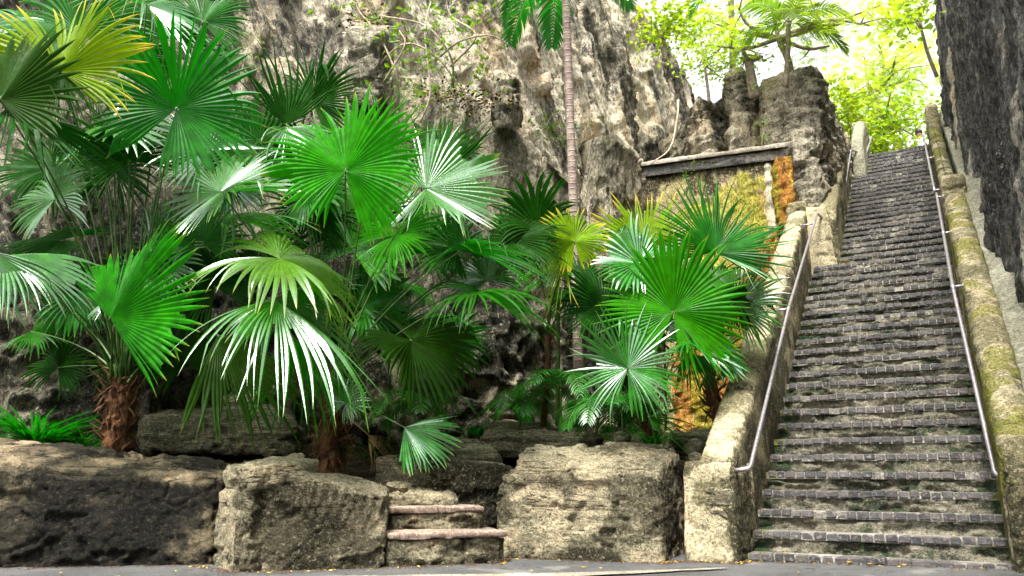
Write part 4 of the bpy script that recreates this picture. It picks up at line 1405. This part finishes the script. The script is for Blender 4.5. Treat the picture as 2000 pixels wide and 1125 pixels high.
palm('second fan palm with many drooping silvery leaves above the scored block', (642, 930, 8.7), (645, 770, 8.8), .13, .1, 120, 2, [
    (430, 375, 8.2, 22, 185, 'leaf_silver', dict(nt=(-.25, .75, .8), span=320, droop=.3, split=.5, n=56)),
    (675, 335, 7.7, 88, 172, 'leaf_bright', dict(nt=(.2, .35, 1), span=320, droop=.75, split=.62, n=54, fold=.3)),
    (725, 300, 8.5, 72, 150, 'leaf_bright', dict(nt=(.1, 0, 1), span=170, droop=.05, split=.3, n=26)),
    (560, 245, 9.3, 88, 165, 'leaf_dark', dict(nt=(.1, .1, 1), span=110, droop=.0, split=.35, n=18)),
    (560, 250, 8.9, -30, 120, 'leaf_silver', dict(nt=(.3, .8, .7), span=200, droop=.9, split=.4, n=26)),
    (832, 368, 8.3, 10, 170, 'leaf_silver', dict(nt=(-.35, .5, .9), span=260, droop=.12, split=.55, n=50)),
    (862, 340, 8.7, 95, 150, 'leaf_dark', dict(nt=(-.2, .1, 1), span=150, droop=.02, split=.45, n=28)),
    (545, 505, 7.6, -25, 228, 'leaf_pale', dict(nt=(.05, 1, .4), span=320, droop=1.15, split=.5, n=56)),
    (540, 588, 7.2, -40, 300, 'leaf_silver', dict(nt=(.35, 1, .5), span=215, droop=1.15, split=.4, n=48)),
    (540, 590, 7.25, 200, 130, 'leaf_pale', dict(nt=(-.3, .8, .7), span=150, droop=1.3, split=.4, n=22, pet=False)),
    (425, 655, 7.9, -62, 235, 'leaf_dark', dict(nt=(.5, .6, .6), span=95, droop=.6, split=.5, n=22)),
    (803, 665, 8.6, -35, 150, 'leaf_dark', dict(nt=(.1, .9, .8), span=330, droop=.7, split=.6, n=44)),
    (905, 487, 8.4, 2, 205, 'leaf_green', dict(nt=(0, 1, .35), span=260, droop=.75, split=.35, n=44)),
    (925, 572, 8.2, -5, 200, 'leaf_green', dict(nt=(.05, 1, .3), span=280, droop=1.0, split=.35, n=46)),
    (445, 420, 8.9, -8, 200, 'leaf_pale', dict(nt=(0, 1, .45), span=150, droop=.7, split=.35, n=26)),
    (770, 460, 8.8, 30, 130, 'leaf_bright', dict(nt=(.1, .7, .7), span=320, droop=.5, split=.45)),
    (790, 835, 8.3, -32, 110, 'leaf_silver', dict(nt=(.2, .6, .8), span=130, droop=.3, split=.6, n=26)),
    (675, 787, 8.3, 60, 55, 'leaf_silver', dict(nt=(.1, .3, 1), span=330, droop=.4, split=.5, n=32)),
    (620, 420, 9.2, 80, 120, 'leaf_dark', dict(nt=(.1, .3, 1), span=300, droop=.6)),
    (700, 440, 9.3, 60, 150, 'leaf_dark', dict(nt=(.1, .6, 1), span=300, droop=.7)),
    (500, 300, 9.6, 110, 150, 'leaf_green', dict(nt=(.1, .6, 1), span=300, droop=.6)),
    (610, 200, 9.9, 75, 120, 'leaf_dark', dict(nt=(.1, .6, 1), span=280, droop=.6)),
    (420, 560, 9.0, 120, 130, 'leaf_dark', dict(nt=(.1, .6, 1), span=300, droop=.7)),
    (1000, 470, 9.2, 30, 130, 'leaf_dark', dict(nt=(.1, .8, .8), span=300, droop=.8)),
    (330, 470, 9.3, 200, 150, 'leaf_green', dict(nt=(.1, .8, .8), span=300, droop=.7)),
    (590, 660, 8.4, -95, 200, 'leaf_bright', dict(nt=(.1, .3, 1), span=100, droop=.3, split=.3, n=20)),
    (690, 872, 8.9, 205, 95, 'leaf_dead', dict(nt=(0, .4, 1), span=120, droop=.9, split=.25, n=16, dry=True)),
    (720, 850, 8.95, -35, 80, 'leaf_dead', dict(nt=(.2, .4, 1), span=100, droop=1.2, split=.25, n=14, dry=True)),
] + fill(43, 5, 430, 900, 250, 430, 9.2, 10.2, ['leaf_green', 'leaf_dark', 'leaf_bright', 'leaf_silver']) + fill(44, 6, 480, 1000, 480, 680, 9.0, 9.9, ['leaf_dark', 'leaf_green', 'leaf_dark'], (70, 120)) + fill(47, 3, 480, 780, 330, 520, 8.4, 9.3, ['leaf_pale', 'leaf_dark', 'leaf_green'], (90, 140)) + fill(48, 5, 700, 1100, 430, 620, 8.8, 9.6, ['leaf_green', 'leaf_dark', 'leaf_silver'], (80, 120)))
palm('fan palm with bright round leaves rising behind the largest block', (1268, 872, 9.0), (1270, 825, 9.0), .08, .06, 40, 3, [
    (1262, 480, 9.6, 100, 125, 'leaf_yellow', dict(nt=(0, 0, 1), span=200, droop=.05, split=.5, n=40)),
    (1248, 515, 9.2, 140, 105, 'leaf_silver', dict(nt=(-.2, .7, .8), span=330, droop=.45, split=.55, n=46)),
    (1250, 505, 9.3, 20, 105, 'leaf_silver', dict(nt=(-.1, 1, .35), span=150, droop=.5, split=.5, n=26, pet=False)),
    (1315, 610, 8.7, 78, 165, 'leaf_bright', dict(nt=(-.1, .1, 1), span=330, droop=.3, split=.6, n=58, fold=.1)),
    (1226, 720, 8.3, 80, 138, 'leaf_silver', dict(nt=(.05, .45, .9), span=340, droop=.3, split=.45, n=48)),
    (1340, 668, 8.8, 0, 130, 'leaf_silver', dict(nt=(0, .9, .5), span=280, droop=.55, split=.5, n=40)),
    (1345, 690, 8.7, -75, 90, 'leaf_green', dict(nt=(.2, .2, 1), span=130, droop=.3, split=.4, n=20, pet=False)),
    (1268, 815, 8.7, -28, 110, 'leaf_green', dict(nt=(.1, .3, 1), span=130, droop=.15, split=.15, n=18)),
    (1180, 600, 9.6, 150, 110, 'leaf_dark', dict(nt=(.1, .6, 1), span=300, droop=.7)),
    (1240, 660, 9.4, 110, 110, 'leaf_dark', dict(nt=(.1, .6, 1), span=300, droop=.7)),
    (1390, 560, 9.5, -60, 110, 'leaf_dark', dict(nt=(.1, .6, 1), span=250, droop=.7)),
    (1250, 830, 8.9, 80, 110, 'leaf_green', dict(nt=(0, 0, 1), span=60, droop=.0, split=.2, n=10)),
])
palm('leaning fan palm with brown trunk close to the left parapet', (1412, 850, 9.0), (1382, 720, 9.0), .085, .055, 60, 4, [
    (1397, 492, 8.9, 78, 165, 'leaf_green', dict(nt=(.05, .05, 1), span=230, droop=.05, split=.45, n=50, fold=.04)),
    (1400, 495, 8.95, -5, 130, 'leaf_silver', dict(nt=(-.3, .6, .9), span=120, droop=.15, split=.55, n=26, pet=False)),
    (1402, 690, 8.9, -20, 75, 'leaf_silver', dict(nt=(0, .5, 1), span=150, droop=.4, split=.6, n=24)),
    (1440, 600, 9.2, 55, 110, 'leaf_pale', dict(nt=(0, .6, 1), span=280, droop=.7)),
    (1420, 560, 9.3, 170, 110, 'leaf_green', dict(nt=(0, .6, 1), span=280, droop=.7)),
    (1440, 560, 9.2, -70, 100, 'leaf_dark', dict(nt=(.2, .6, 1), span=200, droop=.5)),
])
palm('slender fan palm with a yellow green crown beside the ringed trunk', (1060, 850, 10.2), (1075, 640, 10.0), .04, .03, 10, 5, [
    (1122, 472, 9.3, 95, 80, 'leaf_yellow', dict(nt=(0, -.1, 1), span=340, droop=.45, split=.55, n=44)),
    (1100, 500, 9.6, 215, 130, 'leaf_yellow', dict(nt=(0, .6, 1), span=140, droop=.6, split=.35, n=24)),
    (1040, 480, 9.7, 160, 110, 'leaf_green', dict(nt=(0, .8, 1), span=280, droop=.8)),
    (1130, 560, 10, -30, 110, 'leaf_dark', dict(nt=(0, .8, 1), span=280, droop=.8)),
])


# ------------------------------------------------------------------ feather palms
def pinnate(mb, base, d0, L, droop, n, ll, seed=0, m=0, vee=.4, wl=.012, stem=1, stemr=.008):
    rs = np.random.RandomState(seed)
    p = np.asarray(base, float); d = norm(d0)
    k = 16
    pts = [p]
    for i in range(k):
        d = norm(d + np.array([0, 0, -1.]) * droop / k * (1 + i / k))
        p = p + d * L / k
        pts.append(p)
    pts = np.array(pts)
    tube(mb, pts, [stemr, stemr * .3], 5, m=stem)
    T = np.gradient(pts, axis=0)
    for i in range(n):
        t = .1 + .9 * i / n
        x = t * k; a = min(int(x), k - 1)
        c = pts[a] + (pts[a + 1] - pts[a]) * (x - a)
        tg = norm(T[a])
        sd = norm(np.cross(tg, [0, 0, 1.]))
        upv = np.cross(sd, tg)
        l_ = ll * (math.sin(math.pi * min(1, t * .9 + .1)) ** .6) * rs.uniform(.85, 1.1) + .02
        for s in (-1, 1):
            dr = norm(sd * s + tg * .75 + upv * vee + rs.normal(0, .06, 3))
            q = [c]
            dd = dr
            for j in range(4):
                dd = norm(dd + np.array([0, 0, -1.]) * .22)
                q.append(q[-1] + dd * l_ / 4)
            wv = norm(np.cross(dr, upv)) * wl
            ws = [.35, 1, .9, .55, .05]
            V = []
            for j in range(5):
                V += [q[j] - wv * ws[j], q[j] + wv * ws[j]]
            mb.add(V, [(2 * j, 2 * j + 1, 2 * j + 3, 2 * j + 2) for j in range(4)], m, np.repeat(np.linspace(0, .9, 5), 2))


def feather_palm(label, base, top, r, fronds, name='feather_palm', group=None, trunkmat='petiole', leafm='fern_leaf', wl=.012, ll=.22, nl=22):
    t = thing(name, label, 'palm', base, group)
    mb = MB()
    tube(mb, smooth_path([base, (np.array(base) + top) / 2 + [.01, 0, 0], top], 24), [r * 1.15, r, r * .9], 14)
    mb.build('trunk', M[trunkmat], t)
    for i, (dr, L, dp) in enumerate(fronds):
        m2 = MB()
        pinnate(m2, top, dr, L, dp, nl, ll, i * 7 + int(abs(base[0]) * 100), wl=wl)
        m2.build('frond', [M[leafm], M['petiole']], t, True)
    return t


Bt = at(1132, 800, 11.0); Tp = at(1102, -75, 11.0)
tall = feather_palm('tall slender palm with a ringed pinkish trunk in front of the cliff', Bt, Tp, .062,
                    [((-.75, -.2, .3), 1.5, 2.4), ((.6, .1, .35), 1.5, 2.4), ((-.3, -.6, .5), 1.4, 2.4), ((.25, .5, .6), 1.6, 1.8), ((.75, -.4, .3), 1.7, 2.2), ((-.5, .7, .5), 1.6, 1.8), ((.1, -.1, 1), 1.7, .8), ((-.95, .4, .5), 1.7, 1.7)], 'ringed_palm', None, 'ring', 'fern_leaf', .022, .42, 30)
b2 = at(1088, 850, 10.6); t2 = at(1090, 545, 10.6)
cane = feather_palm('thin green cane palm left of the ringed trunk', b2, t2, .028,
                    [((-.6, 0, .6), .9, 1.6), ((.7, 0, .5), .9, 1.6), ((.2, -.7, .5), .8, 1.6), ((-.2, .5, .8), .9, 1.2), ((-.9, -.3, .2), .8, 1.4)], 'cane_palm', None, 'petiole', 'fern_leaf', .013, .2, 22)
rsp = np.random.RandomState(12)
for (bx_, by_, d_, ty_, lab, sc_) in [(1092, 850, 9.7, 760, 'small dark feather palm behind the layered boulder', 1.35), (1165, 850, 9.3, 790, 'bushy small feather palm between the boulder and the spiky shoots', 1.25),
                                      (1215, 845, 9.1, 800, 'low feather palm just left of the spiky shoots', 1.0), (1015, 840, 10.0, 790, 'tiny feather palm at the cliff foot', 1.0),
                                      (1140, 640, 10.4, 590, 'glossy feather palm crown left of the bright round leaf', .8), (810, 880, 9.0, 790, 'feather palm shoots beside the second palm trunk', 1.1),
                                      (760, 880, 10.0, 560, 'thin stemmed feather palm behind the drooping leaves', 1.1), (870, 880, 10.2, 640, 'slim feather palm in the shade near the cliff foot', .9),
                                      (1300, 830, 9.9, 640, 'feather palm hidden behind the bright round leaf', .9), (700, 470, 10.8, 400, 'feather palm crown above the central drooping leaves', 1.1)]:
    fr = []
    nf = 9
    for k in range(nf):
        a = 2 * math.pi * k / nf + rsp.uniform(-.3, .3)
        fr.append(((math.cos(a), math.sin(a), rsp.uniform(.35, 1.2)), rsp.uniform(.5, .8) * sc_, rsp.uniform(1.0, 1.9)))
    base = at(bx_, by_, d_); top = at(bx_ + rsp.uniform(-6, 6), ty_, d_)
    if ty_ < 650 and by_ > 700:
        base = at(bx_, by_ + 10, d_)
    if by_ < 700:
        base = base - [0, 0, 1.4]
    feather_palm(lab, base, top, .016, fr, 'feather_palm', 'small feather palms in the bed', 'petiole', 'fern_leaf', .011, .17 * sc_ + .04, 20)


def blades(label, px, py, d, n, L, spreadx, mat, seed, w=.012, name='strap_plant'):
    rs = np.random.RandomState(seed)
    t = thing(name, label, 'plant', at(px, py, d))
    mb = MB()
    c = at(px, py, d)
    for i in range(n):
        a = rs.uniform(0, 2 * math.pi)
        dr = norm(np.array([math.cos(a) * spreadx, math.sin(a) * spreadx, rs.uniform(.5, 1.3)]))
        p = c + rs.normal(0, .06, 3) * [1, 1, .2]
        l_ = L * rs.uniform(.6, 1.1)
        q = [p]; dd = dr
        for j in range(6):
            dd = norm(dd + np.array([0, 0, -1.]) * .12)
            q.append(q[-1] + dd * l_ / 6)
        sd = norm(np.cross(dr, [0, 0, 1.]) + rs.normal(0, .2, 3)) * w
        ws = [.7, 1, 1, .9, .7, .4, .03]
        V = []
        for j in range(7): V += [q[j] - sd * ws[j], q[j] + sd * ws[j]]
        mb.add(V, [(2 * j, 2 * j + 1, 2 * j + 3, 2 * j + 2) for j in range(6)], 0, np.repeat(np.linspace(0, .9, 7), 2))
    mb.build('leaf_tuft', M[mat], t)


blades('dense tuft of dark green strap leaves behind the shaded left block', 70, 870, 8.8, 170, .85, 1.0, 'leaf_green', 5, .013)
blades('small strap leaved tuft left of the leftmost trunk', 160, 880, 9.0, 50, .5, .9, 'leaf_green', 6, .012)
blades('spiky green shoots growing out beside the big block', 1278, 868, 8.8, 40, .5, 1.1, 'leaf_green', 7, .012)
blades('low fern tuft at the cliff foot left of the layered boulder', 935, 850, 10.3, 60, .3, 1.0, 'leaf_green', 8, .01)
blades('dry brown leaf tuft beside the second palm trunk', 730, 900, 9.0, 40, .6, 1.0, 'leaf_dark', 9, .01)


# ------------------------------------------------------------------ leafy trees, climbers
def leaf_cloud(mb, centres, rad, n, size, seed, flat=.6, comp=False, m=0):
    rs = np.random.RandomState(seed)
    C = np.asarray(centres)
    V = []; F = []; tt = []
    idx = rs.randint(0, len(C), n)
    off = rs.normal(0, 1, (n, 3)) * rad * [1, 1, flat]
    P = C[idx] + off
    for i in range(n):
        d = norm(rs.normal(0, 1, 3) * [1, 1, .5])
        u = norm(np.cross(d, rs.normal(0, 1, 3)))
        s = size * rs.uniform(.6, 1.3)
        p = P[i]
        b = len(V)
        w = np.cross(d, u) * s * .12
        V += [p, p + d * s * .5 + u * s * .26 + w, p + d * s, p + d * s * .5 - u * s * .26 + w]
        F.append((b, b + 1, b + 2, b + 3))
        tt += [rs.rand() * .9] * 4
    mb.add(V, F, m, tt)


def frondlets(mb, centres, rad, n, L, seed, m=0):
    """compound leaves: a thin rachis lined with small leaflets"""
    rs = np.random.RandomState(seed)
    C = np.asarray(centres)
    V = []; F = []; tt = []
    for i in range(n):
        p = C[rs.randint(len(C))] + rs.normal(0, 1, 3) * rad * [1, 1, .55]
        d = norm(rs.normal(0, 1, 3) * [1, 1, .35])
        sd = norm(np.cross(d, [0, 0, 1.]))
        u = np.cross(sd, d)
        l_ = L * rs.uniform(.7, 1.2)
        tv = rs.rand() * .8
        for k in range(7):
            c = p + d * l_ * (k + .5) / 7 - np.array([0, 0, 1]) * .15 * l_ * (k / 7) ** 2
            for s in (-1, 1):
                e = norm(sd * s + d * .5 + u * .15)
                ll = l_ * .3 * (1 - .4 * abs(k - 3) / 3)
                b = len(V)
                V += [c, c + e * ll * .5 + d * ll * .2, c + e * ll, c + e * ll * .5 - d * ll * .2]
                F.append((b, b + 1, b + 2, b + 3)); tt += [tv] * 4
    mb.add(V, F, m, tt)


def tree(label, base, fork, tips, r, leafn, leafs, rad, seed, comp=False, mat='tree_leaf', name='tree', twigs=3):
    rs = np.random.RandomState(seed)
    t = thing(name, label, 'tree', base)
    mb = MB()
    base = np.asarray(base, float); fork = np.asarray(fork, float)
    tube(mb, smooth_path([base, (base + fork) / 2 + rs.normal(0, .08, 3), fork], 10), [r, r * .7], 9, wob=.15, seed=seed)
    cs = []
    for tp in tips:
        tp = np.asarray(tp, float)
        mid = (fork + tp) / 2 + rs.normal(0, .18, 3) * np.linalg.norm(tp - fork) * .5
        pp = smooth_path([fork, mid, tp], 10)
        tube(mb, pp, [r * .6, r * .22], 6)
        cs.append(tp)
        for k in range(twigs):
            s = pp[rs.randint(4, 9)]
            e = s + rs.normal(0, 1, 3) * rad * 1.3 * [1, 1, .6]
            tube(mb, smooth_path([s, (s + e) / 2 + rs.normal(0, .1, 3) * rad, e], 6), [r * .22, r * .07], 5)
            cs.append(e)
    mb.build('trunk', M['bark'], t)
    m2 = MB()
    if comp: frondlets(m2, cs, rad, leafn, leafs, seed)
    else: leaf_cloud(m2, cs, rad, leafn, leafs, seed)
    m2.build('crown', M[mat], t, False)
    return t


def pts_at(L, d, j=1.0, seed=0):
    rs = np.random.RandomState(seed)
    return [at(x, y, d + rs.uniform(-j, j)) for x, y in L]


tree('lime green tree arching over the top of the stairs', at(1770, 330, 27), at(1700, 190, 27), pts_at([(1640, 150), (1690, 120), (1750, 110), (1790, 150), (1660, 215), (1720, 200), (1780, 220), (1650, 240), (1800, 90), (1720, 70)], 27, 2, 1), .13, 1700, .36, .55, 1, True)
tree('small upright tree with thin forked trunk beyond the top step', at(1722, 320, 24), at(1730, 240, 24), pts_at([(1690, 200), (1740, 180), (1770, 215), (1800, 230), (1680, 250), (1760, 260), (1700, 275), (1665, 270), (1790, 270)], 24, 1.2, 2), .07, 1800, .17, .4, 2)
tree('broad tree with long leafy branches above the fluted columns', at(1535, 190, 16), at(1520, 75, 16), pts_at([(1440, 10), (1380, 40), (1400, 90), (1500, -20), (1570, 20), (1650, 45), (1700, 50), (1620, 90), (1590, 40), (1720, 10)], 16, 1.2, 3), .085, 1200, .22, .28, 3, True)
tree('small yellowish tree on the rock left of the columns', at(1385, 200, 17), at(1375, 120, 17), pts_at([(1360, 60), (1400, 30), (1375, 100), (1420, 70), (1365, 130), (1440, 40), (1400, 140)], 17, .6, 4), .04, 900, .11, .26, 4)
tree('leafy branches hanging beside the top of the cliff', at(1300, 120, 19), at(1290, 70, 19), pts_at([(1270, 40), (1300, 60), (1320, 40), (1285, 20)], 19, .5, 5), .05, 500, .2, .3, 5)
tree('leafy tree against the sky beside the right rock face', at(1830, 150, 20), at(1800, 60, 20), pts_at([(1770, 15), (1790, 40), (1800, 5), (1765, 40)], 20, .5, 6), .05, 420, .22, .3, 6)
tree('low green shrub behind the top step', at(1668, 300, 22.5), at(1662, 270, 22.5), pts_at([(1650, 215), (1655, 190), (1640, 180), (1670, 250), (1740, 285), (1720, 290), (1770, 285)], 22.5, .6, 7), .03, 900, .22, .25, 7, name='shrub')
pb = at(1432, 200, 17.5); pt = at(1427, -20, 17.5)
feather_palm('pale thin palm trunk behind the fluted columns', pb, pt, .07, [((.6, 0, .5), 1.3, 2), ((-.6, 0, .5), 1.3, 2), ((0, -.6, .5), 1.3, 2)], 'thin_palm', None, 'bark', 'fern_leaf', .02, .4, 20)
pb = at(1535, 170, 15.5); pt = at(1540, 45, 15.5)
feather_palm('feather palm with arching fronds above the third column', pb, pt, .05, [((-1, 0, .4), 1.3, 1.2), ((.9, -.1, .5), 1.5, 1.4), ((.5, -.5, .9), 1.4, 1.2), ((-.3, .3, 1.2), 1.3, 1.), ((.8, .2, -.1), 1.4, 1.), ((-.5, -.5, .8), 1.2, 1.2), ((.2, -.8, .4), 1.1, 1.5)], 'arching_palm', None, 'bark', 'vine_leaf', .022, .45, 26)
tree('bare stumpy tree behind the second and third columns', at(1475, 190, 16), at(1462, 120, 16), pts_at([(1450, 95), (1490, 110)], 16, .2, 9), .12, 60, .14, .15, 9)


def climber(label, stems, lc, n, size, rad, seed, r=.01):
    t = thing('climbing_shrub', label, 'climber', stems[0][0])
    mb = MB()
    for s in stems: tube(mb, smooth_path(s, 18), [r, r * .5], 6)
    mb.build('stem', M['twig'], t)
    m2 = MB()
    leaf_cloud(m2, lc, rad, n, size, seed)
    m2.build('foliage', M['vine_leaf'], t, False)


dd = 11.1
climber('sprawling shrub with bare arching stems on the rock ledge',
        [[at(778, 215, dd), at(775, 150, dd - .3), at(740, 70, dd - .2), at(700, 20, dd), at(690, -20, dd)], [at(880, 130, dd), at(930, 70, dd - .4), at(880, 30, dd), at(870, -20, dd)],
         [at(885, 170, dd), at(880, 110, dd - .4), at(830, 50, dd - .4), at(740, 30, dd)], [at(690, 190, dd), at(780, 90, dd - .3), at(850, 110, dd - .3), at(905, 180, dd)],
         [at(860, 110, dd), at(900, 80, dd - .5), at(960, 70, dd - .3), at(1010, 100, dd)], [at(750, 160, dd - .4), at(790, 90, dd - .6), at(780, 60, dd - .5)], [at(820, 240, dd - .5), at(840, 180, dd - .5), at(830, 60, dd - .5), at(845, -10, dd - .2)]],
        [at(x, y, dd - .3) for x, y in [(700, 15), (740, 30), (770, 60), (800, 30), (840, 20), (870, 60), (790, 120), (830, 140), (850, 100), (890, 20), (920, 60), (900, 110), (860, 150), (760, 90), (940, 140), (810, 170), (780, 200), (860, 190), (900, 0), (950, 20)]], 520, .1, .28, 1, r=.018)
climber('small yellow leaved climber beside the ringed trunk', [[at(1080, 290, 11.8), at(1070, 240, 11.6), at(1095, 215, 11.5)], [at(1130, 290, 11.4), at(1145, 260, 11.4), at(1160, 250, 11.4)]],
        [at(1085, 250, 11.5), at(1070, 230, 11.6), at(1100, 265, 11.4), at(1140, 250, 11.3), at(1060, 260, 11.6)], 130, .07, .13, 2)
climber('tuft of yellow weeds on the ledge above the left palms', [[at(470, 150, 11), at(480, 110, 11), at(500, 60, 11)]],
        [at(480, 110, 10.9), at(470, 140, 10.9), at(500, 70, 10.9), at(655, 215, 10.8), at(640, 225, 10.8), at(670, 230, 10.8)], 180, .05, .12, 3)
climber('green weeds in the groove between the rock columns', [[at(1488, 285, 15.2), at(1490, 250, 15.2)]], [at(1490, 270, 15.1), at(1492, 240, 15.1), at(1480, 165, 15.3)], 90, .06, .1, 4)
climber('hanging root with few leaves down the pale cliff crack', [[at(1325, 195, 17), at(1322, 235, 16.5), at(1308, 290, 16), at(1270, 320, 15)]], [at(1360, 320, 14.5), at(1345, 340, 14.5)], 30, .05, .1, 5, r=.025)
# leaning dead stem
mb = MB()
tube(mb, smooth_path([at(1156, 838, 9.7), at(1120, 770, 9.8), at(1092, 722, 10)], 14), .013, 7)
o = mb.build('dead_stem', M['petiole_dry'])
props(o, 'dry brown stem leaning across the layered boulder', 'stem')

# ------------------------------------------------------------------ fallen leaves
rsl = np.random.RandomState(8)


def fallen(p, s, mat, label, group, nm='fallen_leaf'):
    a = rsl.uniform(0, 6.28)
    d = np.array([math.cos(a), math.sin(a), 0]); u = np.array([-d[1], d[0], 0])
    V = []
    for t, w in ((-1, 0.02), (-.5, .42), (0, .5), (.5, .36), (1, .02)):
        for k in (-1, 0, 1):
            V.append(np.asarray(p) + d * t * s + u * k * w * s + np.array([0, 0, .004 + (.25 * s if k else 0) + .2 * s * t * t]))
    F = []
    for i in range(4):
        for k in range(2):
            a_ = i * 3 + k
            F.append((a_, a_ + 1, a_ + 4, a_ + 3))
    o = mesh_obj(nm, V, F, mat)
    props(o, label, 'fallen leaf', group)


for (px, py) in [(1660, 1100), (1765, 1107), (1882, 1107), (1920, 1117), (1175, 1103), (1140, 1101), (955, 1118), (120, 1112), (345, 1108), (230, 1118), (1870, 1120), (1560, 1118), (820, 1115), (1040, 1108), (1700, 1104)]:
    r = FW + RT * (px - 1000) / 1500 + UP * (562.5 - py) / 1500
    t = (GZ + .03 - CAM[2]) / r[2]
    p = CAM + r * t
    p[2] = GZ + .02 * np.clip(p[0], -1, 3) + .012
    fallen(p, rsl.uniform(.018, .03), M['litter'], 'small yellow leaf fallen on the asphalt', 'yellow leaves fallen on the asphalt')
fallen((.33, -.0, Z1 + .003), .03, M['litter'], 'yellow leaf lying on the left of the bottom step', None)
fallen((1.75, TRD + .03, Z1 + RIS + .003), .025, M['litter'], 'yellow leaf lying on the right of the second step', None)
fallen((.52, TRD * 23 + .05, Z1 + RIS * 23 + .01), .09, M['litter'], 'large yellow leaf beside the narrow middle parapet', None)


def scatter(name, cen, n, seed, s0=.006, s1=.022):
    rs = np.random.RandomState(seed)
    V = []; F = []; mi = []
    for i in range(n):
        p = cen(rs)
        a = rs.uniform(0, 6.28); s_ = rs.uniform(s0, s1)
        d = np.array([math.cos(a), math.sin(a), rs.uniform(-.3, .3)]) * s_; u = np.array([-math.sin(a), math.cos(a), rs.uniform(-.3, .3)]) * s_ * rs.uniform(.2, .6)
        b = len(V)
        V += [p - d, p - u, p + d, p + u, p + np.array([0, 0, s_ * .3])]
        F += [(b, b + 1, b + 4), (b + 1, b + 2, b + 4), (b + 2, b + 3, b + 4), (b + 3, b, b + 4)]
        mi += [int(rs.rand() < .08)] * 4
    o = mesh_obj(name, V, F, [M['fibre'], M['litter']], None, False, mi)
    return o


_bl = np.array([(-6.6, -4.45), (-4.5, -2.72), (-3.7, -2.93), (-2.85, -2.1), (-2.05, -1.2), (-2.2, -.78), (-.75, -.48), (-.6, -.2), (-.05, -.26), (0, -.05), (2.15, -.05)])


def _base(rs):
    k = rs.randint(len(_bl) - 1); t = rs.rand()
    p = _bl[k] * (1 - t) + _bl[k + 1] * t
    q = p + np.array([.35, -.9]) * abs(rs.normal(0, .07)) + rs.normal(0, .01, 2)
    return np.array([q[0], q[1], GZ + .02 * np.clip(q[0], -1, 3) + .008])


props(scatter('leaf_litter', _base, 1500, 4), 'dry leaf litter and grit along the foot of the stone blocks', 'litter', None, 'stuff')


def _ledge(rs):
    px, py, d = [(712, 52, 12), (730, 58, 11.7), (900, 190, 11.9), (850, 188, 12), (950, 200, 11.8), (600, 230, 11.5)][rs.randint(6)]
    c = at(px, py, d)
    return c + rs.normal(0, 1, 3) * [.22, .22, .035]


def _bould(rs):
    c = at(390, 792, 10.0)
    return np.array([c[0] + rs.normal(0, .5), c[1] + rs.normal(0, .25), c[2] + .03 + rs.normal(0, .012)])


props(scatter('leaf_litter', _ledge, 900, 5, .015, .05), 'reddish brown dead leaves piled on the cliff ledges', 'litter', None, 'stuff')
props(scatter('leaf_litter', _bould, 160, 6, .01, .03), 'scattered yellow and brown leaves on the broad flat boulder', 'litter', None, 'stuff')


# ------------------------------------------------------------------ the person at the top
def person():
    base = np.array([2.0, 16.3, 9.0])
    t = thing('person', 'person in a white shirt standing beyond the top of the stairs', 'person', base)
    J = [((0, 0, .92), .13, None), ((0, 0, 1.12), .12, 0), ((0, 0, 1.34), .15, 1), ((0, 0, 1.46), .055, 2), ((0, -.01, 1.55), .075, 3), ((0, -.012, 1.65), .085, 4), ((0, 0, 1.73), .05, 5),
         ((-.17, 0, 1.4), .055, 2), ((-.24, .02, 1.14), .042, 7), ((-.22, -.06, .9), .03, 8), ((-.22, -.08, .8), .03, 9), ((.17, 0, 1.4), .055, 2), ((.24, .02, 1.14), .042, 11), ((.22, -.06, .9), .03, 12), ((.22, -.08, .8), .03, 13),
         ((-.1, 0, .84), .09, 0), ((-.1, -.02, .48), .06, 15), ((-.1, .02, .08), .042, 16), ((-.1, -.14, .03), .035, 17), ((.1, 0, .84), .09, 0), ((.1, -.02, .48), .06, 19), ((.1, .02, .08), .042, 20), ((.1, -.14, .03), .035, 21)]
    me = bpy.data.meshes.new('body')
    me.from_pydata([j[0] for j in J], [(j[2], i) for i, j in enumerate(J) if j[2] is not None], [])
    o = bpy.data.objects.new('body', me)
    COL.objects.link(o); o.parent = t
    sm = o.modifiers.new('skin', 'SKIN')
    for i, j in enumerate(J):
        me.skin_vertices[0].data[i].radius = (j[1], j[1] * .85)
    me.skin_vertices[0].data[0].use_root = True
    o.modifiers.new('sub', 'SUBSURF').render_levels = 2
    me.materials.append(M['skin'])
    mb = MB()
    tube(mb, base + np.array([(0, 0, .88), (0, 0, 1.1), (0, 0, 1.3), (0, 0, 1.42), (0, 0, 1.47)]), [.17, .165, .2, .19, .07], 14)
    for s in (-1, 1):
        tube(mb, base + np.array([(s * .14, 0, 1.42), (s * .2, 0, 1.34), (s * .25, .02, 1.15)]), [.075, .07, .062], 10)
    mb.build('shirt', M['shirt'], t)
    mb = MB()
    tube(mb, base + np.array([(0, .02, 1.62), (0, .02, 1.68), (0, .01, 1.74), (0, 0, 1.77)]), [.095, .1, .085, .03], 12)
    mb.build('hair', M['hair'], t)
    for s in (-1, 1):
        mb = MB()
        tube(mb, base + np.array([(s * .09, 0, .92), (s * .1, -.02, .5), (s * .1, .02, .1)]), [.115, .085, .065], 10)
        mb.build('trouser_leg', M['trousers'], t)


person()
